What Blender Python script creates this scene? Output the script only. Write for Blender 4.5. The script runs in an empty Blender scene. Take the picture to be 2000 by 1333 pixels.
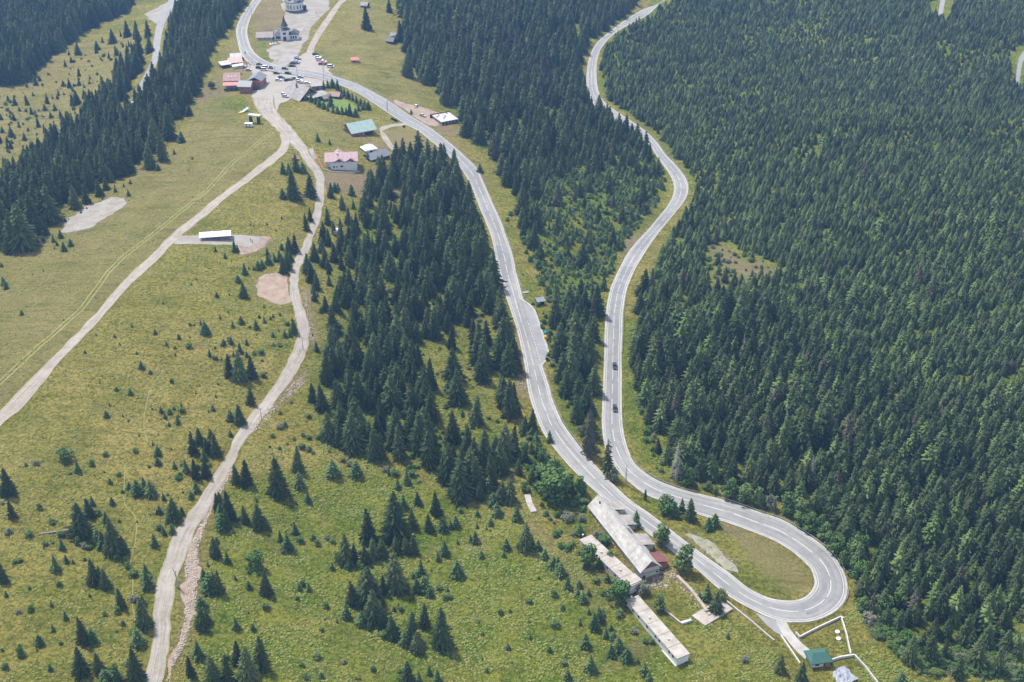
import bpy, bmesh, math, random
import numpy as np
from mathutils import Vector, Matrix
random.seed(11); RS = np.random.RandomState(5)
S = bpy.context.scene
C = S.collection
R = math.radians
# ------------------------------------------------------------------ camera, world, sun, exposure
W_, H_ = 2000., 1333.
FPX = 2425.; PITCH = R(30.); CAMH = 273.
cam = bpy.data.cameras.new('camera'); cam.sensor_width = 36; cam.lens = 36 * FPX / W_
cam.clip_start = 1; cam.clip_end = 9000
co = bpy.data.objects.new('camera', cam); C.objects.link(co)
co.location = (0, 0, CAMH); co.rotation_euler = (R(90) - PITCH, 0, 0); S.camera = co
w = bpy.data.worlds.new('World'); S.world = w; w.use_nodes = True
nt = w.node_tree; bg = nt.nodes['Background']
sky = nt.nodes.new('ShaderNodeTexSky'); sky.sky_type = 'NISHITA'; sky.sun_disc = False
SUN_AZ = math.atan2(-0.72, 0.69); SUN_EL = R(61)
sky.sun_elevation = SUN_EL; sky.sun_rotation = SUN_AZ; sky.altitude = 1500
hs = nt.nodes.new('ShaderNodeHueSaturation'); hs.inputs['Saturation'].default_value = .40   # bright thin cloud whitens the sky
nt.links.new(sky.outputs[0], hs.inputs['Color']); nt.links.new(hs.outputs[0], bg.inputs[0]); bg.inputs[1].default_value = 0.15
sl = bpy.data.lights.new('sun', 'SUN'); sl.energy = 3.7; sl.angle = R(5.); sl.color = (1.0, 0.955, 0.88)
so = bpy.data.objects.new('sun', sl); C.objects.link(so)
sd = Vector((math.sin(SUN_AZ) * math.cos(SUN_EL), math.cos(SUN_AZ) * math.cos(SUN_EL), math.sin(SUN_EL)))
so.rotation_euler = sd.to_track_quat('Z', 'Y').to_euler(); so.location = (0, 0, 600)
S.view_settings.view_transform = 'Standard'; S.view_settings.look = 'None'
S.view_settings.exposure = 0.93; S.view_settings.gamma = 1.0
S.cycles.max_bounces = 5; S.cycles.diffuse_bounces = 2; S.cycles.glossy_bounces = 2
S.cycles.transmission_bounces = 2; S.cycles.volume_bounces = 1; S.cycles.transparent_max_bounces = 4
# ------------------------------------------------------------------ pixel <-> ground
cp, sp_ = math.cos(PITCH), math.sin(PITCH)
def flat(px, py):
    px = np.asarray(px, float); py = np.asarray(py, float)
    u = (px - W_/2)/FPX; v = (py - H_/2)/FPX
    t = CAMH/(sp_ + v*cp)
    return u*t, (cp - v*sp_)*t
def project(x, y, z):
    dz = z - CAMH
    d = y*cp - dz*sp_
    return W_/2 + FPX*x/d, H_/2 + FPX*(-(y*sp_ + dz*cp))/d, FPX/d
CTRL = [(50,1250,12),(50,900,16),(150,750,20),(300,600,20),(400,480,20),(300,400,15),(500,330,16),(540,200,14),(580,150,12),
 (320,1200,8),(450,900,10),(570,600,14),(700,1100,-4),(800,800,2),(750,500,6),(900,1250,-8),(1200,1250,-12),(1100,1050,-4),
 (1000,600,2),(1100,860,-1),(1300,1050,-4),(1550,1180,-6),(1200,900,-6),(1197,650,-10),(1240,500,-11),(1325,370,-12),
 (1160,150,-12),(1100,650,-4),(1050,400,0),(950,200,2),(1000,50,0),(850,80,6),(620,60,12),(1400,900,-12),(1500,700,-16),
 (1400,400,-16),(1700,500,-8),(1900,400,2),(1900,200,-10),(1700,250,-4),(1900,800,-14),(1800,1000,-14),(1750,1250,-12),
 (1950,1300,-14),(1500,100,-14),(1900,50,8),(450,60,12),(200,350,6),(60,480,14)]
CX, CY = flat([c[0] for c in CTRL], [c[1] for c in CTRL]); CH = np.array([c[2] for c in CTRL], float)
CREST = [(-500,800),(-60,560),(0,520),(60,490),(110,440),(200,370),(280,325),(340,285),(385,215),(415,140),(445,80),(490,20),(560,-60)]
CRX, CRY = flat([c[0] for c in CREST], [c[1] for c in CREST])
RIDGE = [(1500,262),(1600,250),(1750,236),(1900,234),(2100,236)]
RGX, RGY = flat([c[0] for c in RIDGE], [c[1] for c in RIDGE])
def smooth(t):
    t = np.clip(t, 0, 1); return t*t*(3-2*t)
def polydist(x, y, LX, LY):
    best = np.full(x.shape, 1e9); sgn = np.zeros(x.shape)
    for i in range(len(LX)-1):
        dx, dy = LX[i+1]-LX[i], LY[i+1]-LY[i]; l2 = dx*dx+dy*dy
        t = np.clip(((x-LX[i])*dx+(y-LY[i])*dy)/l2, 0, 1)
        ex = x-(LX[i]+t*dx); ey = y-(LY[i]+t*dy); d = np.hypot(ex, ey)
        m = d < best; best = np.where(m, d, best)
        sgn = np.where(m, np.sign(dx*ey-dy*ex), sgn)
    return best*sgn        # + = to the left of the line's direction
def hsm(x, y):
    x = np.asarray(x, float); y = np.asarray(y, float)
    num = np.zeros(x.shape); den = np.zeros(x.shape)
    for a, b, c in zip(CX, CY, CH):
        wt = 1/((x-a)**2+(y-b)**2+45**2)**2; num += wt*c; den += wt
    h = num/den
    d = polydist(x, y, CRX, CRY)
    h = h - 34*smooth(d/120) + 46*smooth((d-190)/260)
    r = polydist(x, y, RGX, RGY)
    e = np.clip((x-150)/120, 0, 1)
    h = h + 9*np.exp(-(r/28)**2)*e
    return h
def G(px, py):
    px = np.atleast_1d(np.asarray(px, float)); py = np.atleast_1d(np.asarray(py, float))
    u = (px - W_/2)/FPX; v = (py - H_/2)/FPX
    fy, fz = cp - v*sp_, -(sp_ + v*cp)
    t0 = (CAMH-40)/(-fz); t1 = (CAMH+60)/(-fz)
    N = 44; lo = t0.copy(); hi = t1.copy(); found = np.zeros(len(px), bool); prev = t0.copy()
    for k in range(1, N+1):
        t = t0+(t1-t0)*k/N
        f = CAMH+fz*t - hsm(u*t, fy*t)
        m = (f < 0) & ~found
        lo = np.where(m, prev, lo); hi = np.where(m, t, hi); found |= m; prev = t
    for k in range(12):
        md = (lo+hi)/2; f = CAMH+fz*md - hsm(u*md, fy*md)
        lo = np.where(f > 0, md, lo); hi = np.where(f > 0, hi, md)
    t = (lo+hi)/2
    return u*t, fy*t
def G1(px, py):
    x, y = G([px], [py]); return float(x[0]), float(y[0])
# ------------------------------------------------------------------ tracks (left/right edge stations, photo pixels)
MAIN = [(520,-40,540,-34),(494,0,510,2),(480,18,497,22),(468,38,487,42),(461,60,483,62),(464,82,486,80),(470,104,494,99),(484,122,508,113),(508,134,528,123),
(540,141,548,130),(580,147,584,134),(620,154,626,142),(655,164,664,153),(690,178,698,165),(720,196,732,182),(750,216,763,200),
(790,242,802,227),(820,259,838,249),(858,290,874,276),(884,313,904,302),(908,342,930,328),(922,368,946,360),(936,405,961,395),
(950,438,978,432),(960,465,988,460),(968,505,1001,498),(974,535,1008,532),(983,565,1016,562),(992,592,1023,590),(1004,628,1032,624),
(1012,655,1041,653),(1018,682,1049,680),(1025,716,1058,711),(1030,755,1071,750),(1037,785,1079,780),(1047,815,1089,805),(1062,848,1100,828),
(1090,886,1124,862),(1122,922,1152,897),(1155,954,1182,930),(1204,996,1228,975),(1249,1030,1272,1006),(1313,1078,1334,1054),(1358,1111,1378,1087),
(1405,1152,1426,1121),(1442,1177,1460,1148),(1480,1197,1495,1166),(1510,1210,1520,1172),(1545,1217,1545,1174),(1580,1216,1565,1170),
(1610,1207,1578,1162),(1635,1192,1586,1152),(1652,1170,1591,1140),(1655,1140,1589,1127),(1642,1105,1583,1112),(1617,1075,1569,1097),
(1580,1047,1545,1077),(1530,1017,1512,1057),(1480,1000,1465,1038),(1430,982,1418,1021),(1390,971,1374,1009),(1330,956,1315,987),
(1285,939,1266,969),(1255,920,1234,947),(1236,900,1207,920),(1223,866,1184,882),(1216,830,1176,838),(1214.5,790,1176,795),
(1214.5,736,1178.5,738),(1214,690,1180,690),(1215.6,655,1180.7,653),(1217,612,1184,605),(1223,572,1192,565),(1231,548,1201,543),
(1243,522,1212,520),(1258,497,1228,492),(1291,450,1262,453),(1318,417,1286,425),(1338,391,1306,399),(1344.5,369,1316,375),
(1339,348,1313,352),(1321,324,1300,330),(1300,302,1284,308),(1282,277,1268,285),(1255,252,1238,261),(1225,232,1206,240),
(1195,212,1176,221),(1176,194,1155,197),(1167,170,1146,172),(1165,140,1146,140),(1168,112,1152,110),(1178,90,1166,84),
(1200,67,1190,63),(1232,47,1218,42),(1265,30,1252,21),(1295,4,1284,8),(1350,-25,1330,-20)]
TRB = [(492,190,537,192),(500,212,537,208),(512,228,548,226),(530,245,562,240),(548,263,578,260),(568,282,596,282),(586,302,608,306),(603,326,624,328),
(614,345,632,345),(617,365,634,368),(616,395,631,398),(611,420,627,424),(604,446,619,448),(592,478,607,478),(580,500,597,503),(570,522,587,524),
(565,545,582,545),(565,570,584,572),(573,600,594,600),(579,628,602,630),(580,650,605,655),(576,673,600,681),(563,705,589,713),
(548,733,568,747),(525,765,548,772),(500,797,522,808),(478,826,500,836),(459,853,480,862),(445,882,465,890),(431,903,452,915),
(414,936,436,945),(396,965,419,975),(375,995,402,1005),(357,1020,388,1030),(331,1062,370,1065),(312,1121,347,1125),(303,1165,338,1168),
(299,1200,334,1205),(296,1257,331,1257),(284,1333,317,1333),(272,1400,306,1400)]
TRC = [(545,262,568,268),(548,285,562,293),(525,308,538,317),(495,332,505,341),(450,366,457,376),(395,410,406,420),(335,459,349,466),(291,501,308,508),
(234,557,248,565),(168,632,180,643),(108,692,122,704),(60,740,78,757),(30,770,45,795),(0,803,8,826),(-40,845,-30,868),(-90,890,-80,915)]
TRE = [(690,-22,702,-20),(660,4,671,6),(636,36,645,43),(618,62,628,70),(606,84,616,90),(598,104,612,106)]
TRI = [(797,240,798,246),(766,243,767,249),(742,249,746,258),(744,262,754,262),(752,280,764,279),(768,298,782,296)]
TRK = [(340,-20,356,-18),(318,22,334,24),(306,50,320,52),(300,82,314,82),(296,118,308,120),(280,150,293,153),(262,185,275,188),(246,215,258,220)]
TRP = [(1838,-10,1848,-8),(1836,4,1844,12),(1832,30,1840,36)]
TRQ = [(2010,90,2012,105),(1992,110,1998,122),(1986,135,1994,142),(1984,160,1990,168)]
TRG = [(1515,1212,1533,1207),(1524,1232,1541,1226),(1538,1252,1556,1246),(1555,1272,1572,1262),(1572,1288,1590,1276)]   # concrete driveway
def catmull(P, step):
    P = np.array(P, float); n = len(P); out = []
    for i in range(n-1):
        p0 = P[max(i-1, 0)]; p1 = P[i]; p2 = P[i+1]; p3 = P[min(i+2, n-1)]
        m = max(1, int(round(np.linalg.norm((p2-p1)[:2])/step)))
        for k in range(m):
            t = k/m
            out.append(.5*((2*p1)+(-p0+p2)*t+(2*p0-5*p1+4*p2-p3)*t*t+(-p0+3*p1-3*p2+p3)*t**3))
    out.append(P[-1]); return np.array(out)
def track(st, step=2.2, wob=0.):
    st = np.array(st, float)
    lx, ly = G(st[:,0], st[:,1]); rx, ry = G(st[:,2], st[:,3])
    P = catmull(np.stack([(lx+rx)/2, (ly+ry)/2, lx, ly, rx, ry], 1), step)
    L, Rr = P[:,2:4].copy(), P[:,4:6].copy()
    if wob:
        d = (L-Rr)/np.linalg.norm(L-Rr, axis=1, keepdims=True)
        for A, sg in ((L,1),(Rr,-1)):
            q = RS.rand(len(A)); q = np.convolve(q, np.ones(3)/3, 'same')-.5
            A += sg*d*(q*wob*2)[:,None]
    return L, Rr
T_MAIN = track(MAIN, 2.0); T_B = track(TRB, 2.0, .8); T_C = track(TRC, 2.5, .8); T_E = track(TRE, 2.5, .6); T_I = track(TRI, 2., .8)
T_K = track(TRK, 2.5); T_P = track(TRP, 3.); T_Q = track(TRQ, 3.); T_G = track(TRG, 2.)
TRACKS = [T_MAIN, T_B, T_C, T_E, T_I, T_K, T_P, T_Q, T_G]
# pads (photo-pixel outlines)
PADS = {
 'yard': [(556,28),(550,8),(562,-14),(648,-14),(640,20),(622,35),(606,55),(598,80),(588,100),(572,118),(560,131),(530,125),(528,108),(522,98),(530,90),(545,86),(552,60)],
 'parking': [(598,104),(585,110),(566,128),(577,135),(610,141),(648,150),(642,132),(626,112),(612,104)],
 'plaza': [(486,124),(508,136),(540,143),(580,149),(612,154),(640,161),(632,170),(612,168),(590,168),(574,176),(570,190),(562,197),(548,203),(540,216),(498,210),(490,190),(490,178),(505,172),(508,158),(498,146),(478,136)],
 'site': [(766,196),(778,196),(800,205),(830,212),(858,222),(862,240),(850,248),(836,244),(812,230),(790,214)],
 'gravel_pad': [(118,456),(130,430),(170,404),(212,388),(248,386),(250,395),(215,422),(165,450),(130,458)],
 'pit': [(498,577),(496,556),(510,541),(540,534),(566,536),(566,592),(548,594),(520,586)],
 'layby': [(342,462),(390,460),(470,459),(505,463),(506,474),(486,484),(462,480),(430,479),(340,478)],
 'layby_end': [(500,462),(516,462),(530,468),(522,478),(498,492),(474,497),(462,486),(470,480),(486,482),(504,474)],
 'bay': [(1021,588),(1040,602),(1050,625),(1060,655),(1070,686),(1070,696),(1058,712),(1048,690),(1038,655),(1028,622)],
 'inner_gravel': [(1332,1040),(1350,1040),(1385,1060),(1410,1078),(1436,1100),(1446,1120),(1424,1108),(1392,1085),(1362,1066)],
 'apron': [(1474,1198),(1500,1208),(1520,1214),(1528,1238),(1536,1246),(1515,1236),(1496,1222)],
 'lawn': [(612,200),(626,184),(648,178),(672,192),(700,210),(702,218),(680,226),(650,214)],
 'upper_forecourt': [(340,-4),(310,14),(280,28),(300,44),(312,48),(322,22),(350,2)],
 'rubble_strip': [(448,912),(458,918),(446,940),(432,962),(412,1000),(400,1030),(388,1070),(384,1110),(386,1150),(382,1190),(372,1230),(360,1262),(340,1300),(322,1340),(334,1340),(318,1400),(306,1400),(322,1340),(335,1290),(352,1250),(362,1200),(364,1150),(360,1110),(374,1060),(392,1026),(404,1000),(420,975),(436,944)],
 'villa_yard': [(602,292),(611,290),(619,309),(611,312)],
 'ochre': [(750,262),(775,250),(800,252),(850,285),(880,305),(850,315),(800,290),(775,300),(755,280)],
}
PADW = {}
for k, P in PADS.items():
    a = np.array(P, float); x, y = G(a[:,0], a[:,1]); PADW[k] = np.stack([x, y], 1)
def inpoly(x, y, P):
    inside = np.zeros(np.shape(x), bool); n = len(P)
    for i in range(n):
        x1, y1 = P[i]; x2, y2 = P[(i+1) % n]
        c = ((y1 > y) != (y2 > y))
        with np.errstate(divide='ignore', invalid='ignore'):
            xi = (x2-x1)*(y-y1)/(y2-y1+1e-12)+x1
        inside ^= c & (x < xi)
    return inside
# ------------------------------------------------------------------ terrain grid
GS = 2.0
UX = np.arange(-560, 560+GS/2, GS); UY = np.arange(190, 1330+GS/2, GS)
def vnoise(x, y, s, seed):
    x = x/s; y = y/s; xi = np.floor(x).astype(int); yi = np.floor(y).astype(int)
    fx = smooth(x-xi); fy = smooth(y-yi)
    def hsh(a, b):
        n = (a*374761393 + b*668265263 + seed*1442695041) & 0x7fffffff
        n = ((n ^ (n >> 13))*1274126177) & 0x7fffffff
        return ((n ^ (n >> 16)) & 0xffff)/65535.
    return (hsh(xi,yi)*(1-fx)+hsh(xi+1,yi)*fx)*(1-fy)+(hsh(xi,yi+1)*(1-fx)+hsh(xi+1,yi+1)*fx)*fy
GX, GY = np.meshgrid(UX, UY)
mask = np.zeros(GX.shape)
def stamp(M, x, y, r):
    for a, b, q in zip(x, y, r):
        i0 = int((a-q-UX[0])/GS); i1 = int((a+q-UX[0])/GS)+2; j0 = int((b-q-UY[0])/GS); j1 = int((b+q-UY[0])/GS)+2
        i0, j0 = max(i0, 0), max(j0, 0)
        if i1 <= i0 or j1 <= j0: continue
        M[j0:j1, i0:i1] = np.maximum(M[j0:j1, i0:i1], ((GX[j0:j1, i0:i1]-a)**2+(GY[j0:j1, i0:i1]-b)**2 < q*q))
for L, Rr in TRACKS:
    c = (L+Rr)/2; stamp(mask, c[:,0], c[:,1], np.linalg.norm(L-Rr, axis=1)/2+1.5)
roadmask = mask.copy()
for k, P in PADW.items():
    if k not in ('ochre',): mask = np.maximum(mask, inpoly(GX, GY, P))
def blur(M, n):
    for _ in range(n):
        M = (M + np.roll(M,1,0)+np.roll(M,-1,0)+np.roll(M,1,1)+np.roll(M,-1,1))/5
    return M
fl = np.clip(blur(mask, 3)*1.6, 0, 1)
HG = hsm(GX, GY) + (1-fl)*((vnoise(GX,GY,14,1)-.5)*1.1 + (vnoise(GX,GY,6,2)-.5)*.5)
def Z(x, y):
    x = np.asarray(x, float); y = np.asarray(y, float)
    i = np.clip((x-UX[0])/GS, 0, len(UX)-1.001); j = np.clip((y-UY[0])/GS, 0, len(UY)-1.001)
    ii = i.astype(int); jj = j.astype(int); fx = i-ii; fy = j-jj
    return (HG[jj,ii]*(1-fx)+HG[jj,ii+1]*fx)*(1-fy)+(HG[jj+1,ii]*(1-fx)+HG[jj+1,ii+1]*fx)*fy
def Zf(x, y): return float(Z(np.array([x]), np.array([y]))[0])
def pt(px, py, dz=0.):
    x, y = G1(px, py); return Vector((x, y, Zf(x, y)+dz))
# ------------------------------------------------------------------ materials
def newmat(name):
    m = bpy.data.materials.new(name); m.use_nodes = True
    return m, m.node_tree, m.node_tree.nodes, m.node_tree.links, m.node_tree.nodes['Principled BSDF']
def nz(n, l, scale, detail=4, rough=.55, vec=None, dist=0.):
    t = n.new('ShaderNodeTexNoise'); t.inputs['Scale'].default_value = scale; t.inputs['Detail'].default_value = detail
    t.inputs['Roughness'].default_value = rough; t.inputs['Distortion'].default_value = dist
    if vec is not None: l.new(vec, t.inputs['Vector'])
    return t
def ramp(n, l, src, stops):
    r = n.new('ShaderNodeValToRGB'); l.new(src, r.inputs[0]); e = r.color_ramp.elements
    while len(e) < len(stops): e.new(.5)
    for i, (p, c) in enumerate(stops):
        e[i].position = p; e[i].color = (*c, 1) if len(c) == 3 else c
    return r
def mix(n, l, f, a, b, mode='MIX'):
    m = n.new('ShaderNodeMix'); m.data_type = 'RGBA'; m.blend_type = mode; m.clamp_factor = True
    for s, v in ((m.inputs[0], f), (m.inputs[6], a), (m.inputs[7], b)):
        if isinstance(v, (int, float)): s.default_value = v
        elif isinstance(v, tuple): s.default_value = (*v, 1)
        else: l.new(v, s)
    return m.outputs[2]
def mth(n, l, op, a, b=0.):
    m = n.new('ShaderNodeMath'); m.operation = op
    for s, v in ((m.inputs[0], a), (m.inputs[1], b)):
        if isinstance(v, (int, float)): s.default_value = v
        else: l.new(v, s)
    return m.outputs[0]
def bump(n, l, b, src, dist, strength=1.):
    k = n.new('ShaderNodeBump'); k.inputs['Distance'].default_value = dist; k.inputs['Strength'].default_value = strength
    l.new(src, k.inputs['Height']); l.new(k.outputs[0], b.inputs['Normal'])
def geopos(n):
    g = n.new('ShaderNodeNewGeometry'); return g.outputs['Position']
def simple(name, col, rough=.8, var=.25, scale=.6, col2=None, bmp=0., metal=0., fine=6.):
    m, t, n, l, b = newmat(name); p = geopos(n)
    a = nz(n, l, scale, 5, .6, p); f = nz(n, l, fine, 3, .6, p)
    c2 = col2 or tuple(max(0, c*(1-var)) for c in col)
    c = mix(n, l, ramp(n, l, a.outputs[0], [(.35,(0,0,0)),(.68,(1,1,1))]).outputs[0], col, c2)
    c = mix(n, l, .5*var+.1, c, mix(n, l, f.outputs[0], (.3,.3,.3), (1.4,1.4,1.4)), 'MULTIPLY')
    l.new(c, b.inputs['Base Color']); b.inputs['Roughness'].default_value = rough; b.inputs['Metallic'].default_value = metal
    b.inputs['Specular IOR Level'].default_value = .3
    if bmp: bump(n, l, b, f.outputs[0], bmp)
    return m
M = {}
def asphalt_mat():
    m, t, n, l, b = newmat('asphalt'); p = geopos(n); uv = n.new('ShaderNodeAttribute'); uv.attribute_name = 'across'
    sx = n.new('ShaderNodeSeparateXYZ'); l.new(uv.outputs['Vector'], sx.inputs[0])
    big = nz(n, l, .03, 5, .65, p); mid = nz(n, l, .35, 5, .7, p); fine = nz(n, l, 4., 3, .6, p)
    cv = n.new('ShaderNodeCombineXYZ'); l.new(mth(n, l, 'MULTIPLY', sx.outputs[0], 9.), cv.inputs[0]); l.new(mth(n, l, 'MULTIPLY', sx.outputs[1], .035), cv.inputs[1])
    lane = nz(n, l, 1., 4, .6, cv.outputs[0])
    c = mix(n, l, ramp(n, l, big.outputs[0], [(.38,(0,0,0)),(.62,(1,1,1))]).outputs[0], (.212,.209,.207), (.262,.258,.253))
    c = mix(n, l, 1., c, ramp(n, l, lane.outputs[0], [(.3,(.74,.74,.75)),(.5,(.98,.98,.98)),(.7,(1.16,1.15,1.14))]).outputs[0], 'MULTIPLY')
    c = mix(n, l, .8, c, ramp(n, l, mid.outputs[0], [(.3,(.80,.80,.80)),(.6,(1.06,1.06,1.06))]).outputs[0], 'MULTIPLY')
    wav = n.new('ShaderNodeMath'); wav.operation = 'COSINE'; l.new(mth(n, l, 'MULTIPLY', sx.outputs[0], 25.13), wav.inputs[0])
    c = mix(n, l, mth(n, l, 'MULTIPLY', mth(n, l, 'ADD', wav.outputs[0], 1.), .10), (.18,.18,.185), c) if False else mix(n, l, mth(n, l, 'MULTIPLY', mth(n, l, 'SUBTRACT', 1., wav.outputs[0]), .13), c, (.17,.17,.175))
    l.new(c, b.inputs['Base Color']); b.inputs['Roughness'].default_value = .8; b.inputs['Specular IOR Level'].default_value = .25; bump(n, l, b, fine.outputs[0], .01); return m
M['asphalt'] = asphalt_mat()
def track_mat(name, ca, cb, cg):
    m, t, n, l, b = newmat(name); p = geopos(n); uv = n.new('ShaderNodeAttribute'); uv.attribute_name = 'across'
    sx = n.new('ShaderNodeSeparateXYZ'); l.new(uv.outputs['Vector'], sx.inputs[0]); mid = nz(n, l, .16, 5, .7, p); fine = nz(n, l, 1.6, 5, .75, p)
    cv = n.new('ShaderNodeCombineXYZ'); l.new(mth(n, l, 'MULTIPLY', sx.outputs[0], 10.), cv.inputs[0]); l.new(mth(n, l, 'MULTIPLY', sx.outputs[1], .05), cv.inputs[1]); lane = nz(n, l, 1., 5, .65, cv.outputs[0])
    c = mix(n, l, ramp(n, l, mid.outputs[0], [(.35,(0,0,0)),(.65,(1,1,1))]).outputs[0], ca, cb)
    c = mix(n, l, .9, c, ramp(n, l, lane.outputs[0], [(.3,(.62,.60,.58)),(.5,(.98,.97,.96)),(.7,(1.2,1.2,1.2))]).outputs[0], 'MULTIPLY')
    ed = mth(n, l, 'ABSOLUTE', mth(n, l, 'SUBTRACT', sx.outputs[0], .5))        # 0 in the middle, .5 at the verge
    md = mth(n, l, 'MULTIPLY', mth(n, l, 'LESS_THAN', mth(n, l, 'ADD', ed, mth(n, l, 'MULTIPLY', fine.outputs[0], .12)), .115), .45)
    vg = mth(n, l, 'GREATER_THAN', mth(n, l, 'ADD', ed, mth(n, l, 'MULTIPLY', fine.outputs[0], .22)), .545)
    c = mix(n, l, mth(n, l, 'MULTIPLY', vg, .75), mix(n, l, mth(n, l, 'MULTIPLY', md, ramp(n, l, mid.outputs[0], [(.48,(0,0,0)),(.58,(1,1,1))]).outputs[0]), c, cg), cg)
    c = mix(n, l, .7, c, mix(n, l, fine.outputs[0], (.45,.45,.45), (1.55,1.55,1.55)), 'MULTIPLY')
    l.new(c, b.inputs['Base Color']); b.inputs['Roughness'].default_value = .95; bump(n, l, b, mth(n, l, 'ADD', fine.outputs[0], lane.outputs[0]), .12); return m
M['track'] = track_mat('track', (.31,.28,.25), (.235,.21,.185), (.20,.185,.075)); M['track2'] = track_mat('track2', (.32,.28,.25), (.245,.21,.18), (.21,.19,.075))
M['asphalt_bay'] = simple('asphalt_bay', (.27,.265,.275), .8, .22, .15, bmp=.01, fine=2.)
M['asphalt_new'] = simple('asphalt_new', (.20,.198,.205), .75, .18, .2, fine=3.)
M['concrete'] = simple('concrete', (.40,.385,.365), .85, .3, .35)
M['line_paint'] = simple('line_paint', (.55,.55,.55), .6, .25, .8)
M['gravel_road'] = simple('gravel_road', (.31,.28,.255), .95, .2, .12, (.27,.24,.21), bmp=.04, fine=2.5)
M['gravel_road2'] = simple('gravel_road2', (.42,.365,.325), .95, .2, .1, (.34,.28,.235), bmp=.04, fine=2.5)
M['grey_gravel'] = simple('grey_gravel', (.29,.275,.26), .95, .3, .15, (.22,.19,.15), bmp=.06, fine=2.)
M['worn_gravel'] = simple('worn_gravel', (.27,.26,.23), .95, .4, .35, (.17,.175,.07), bmp=.06, fine=1.5)
M['earth'] = simple('earth', (.30,.195,.135), .95, .3, .12, (.38,.28,.21), bmp=.15, fine=1.2)
M['pink_earth'] = simple('pink_earth', (.33,.25,.205), .95, .4, .25, (.22,.165,.12), bmp=.1, fine=1.5)
M['ochre_grass'] = simple('ochre_grass', (.34,.22,.085), .95, .3, .15, (.24,.19,.07), bmp=.1, fine=1.)
M['lawn'] = simple('lawn', (.095,.175,.028), .95, .3, .3, (.15,.19,.04), bmp=.02, fine=2.)
M['rut_grass'] = simple('rut_grass', (.215,.22,.065), .95, .3, .1, (.27,.255,.09), fine=2.)
M['rock'] = simple('rock', (.40,.335,.28), .95, .4, .7, (.24,.2,.17), bmp=.1, fine=2.)
M['white_wall'] = simple('white_wall', (.72,.72,.72), .85, .12, .3)
M['old_white'] = simple('old_white', (.55,.54,.50), .9, .3, .4)
M['stone_base'] = simple('stone_base', (.16,.15,.13), .9, .3, 1.)
M['brick'] = simple('brick', (.33,.145,.095), .9, .2, 1.2)
M['glass_dark'] = simple('glass_dark', (.02,.025,.035), .15, .1, 1.)
M['dark_wood'] = simple('dark_wood', (.07,.05,.04), .85, .3, 1.)
M['grey_wood'] = simple('grey_wood', (.23,.215,.20), .9, .35, .8)
M['metal'] = simple('metal', (.42,.43,.44), .45, .1, 1., metal=.6)
M['pole_mat'] = simple('pole_mat', (.36,.35,.33), .85, .2, 1.)
M['tin'] = simple('tin', (.46,.46,.47), .6, .14, .25, (.34,.33,.34), fine=1.5)
M['chevron'] = simple('chevron', (.75,.78,.05), .6, .1, 1.)
M['deadwood'] = simple('deadwood', (.27,.235,.215), .95, .3, 1.5)
M['bark'] = simple('bark', (.10,.075,.055), .95, .3, 3.)
M['tyre'] = simple('tyre', (.015,.015,.015), .9, .1, 3.)
M['skin'] = simple('skin', (.45,.28,.2), .7, .05, 3.)
def ribbed(name, col, period=.5, rough=.55, var=.2, ax=0, col2=None):
    m, t, n, l, b = newmat(name); tc = n.new('ShaderNodeTexCoord')
    wv = n.new('ShaderNodeTexWave'); wv.bands_direction = 'XYZ'[ax]; wv.inputs['Scale'].default_value = .314/period
    l.new(tc.outputs['Object'], wv.inputs['Vector'])
    a = nz(n, l, .5, 6, .65, tc.outputs['Object'])
    c = mix(n, l, ramp(n, l, a.outputs[0], [(.35,(0,0,0)),(.65,(1,1,1))]).outputs[0], col, col2 or tuple(x*(1-var) for x in col))
    c = mix(n, l, mth(n, l, 'MULTIPLY', ramp(n, l, wv.outputs[1], [(0,(1,1,1)),(.18,(0,0,0))]).outputs[0], .35), c, tuple(x*.55 for x in col))
    l.new(c, b.inputs['Base Color']); b.inputs['Roughness'].default_value = rough; bump(n, l, b, wv.outputs[1], .04)
    return m
M['roof_white'] = ribbed('roof_white', (.43,.42,.405), 1.6, .75, .4, col2=(.27,.25,.225))
M['roof_pink'] = ribbed('roof_pink', (.33,.205,.225), .7)
M['roof_teal'] = ribbed('roof_teal', (.26,.36,.345), 1.2)
M['roof_grey'] = ribbed('roof_grey', (.17,.18,.21), .8)
M['roof_slate'] = ribbed('roof_slate', (.06,.06,.075), .8)
M['roof_brown'] = ribbed('roof_brown', (.20,.155,.15), .8)
M['roof_maroon'] = ribbed('roof_maroon', (.16,.055,.06), .9, col2=(.24,.11,.11))
M['roof_coral'] = ribbed('roof_coral', (.50,.15,.14), 1.)
M['roof_rose'] = ribbed('roof_rose', (.46,.29,.27), 1.)
M['roof_shingle'] = ribbed('roof_shingle', (.34,.315,.30), 1.1, .9, .4)
M['roof_green'] = ribbed('roof_green', (.03,.105,.09), .8)
M['roof_red'] = ribbed('roof_red', (.20,.075,.065), .8, var=.4)
M['flat_concrete'] = simple('flat_concrete', (.29,.255,.225), .95, .45, .35, (.42,.39,.36), bmp=.03, fine=1.6)
M['shelter_white'] = simple('shelter_white', (.68,.68,.67), .5, .05, 1.)
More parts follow.
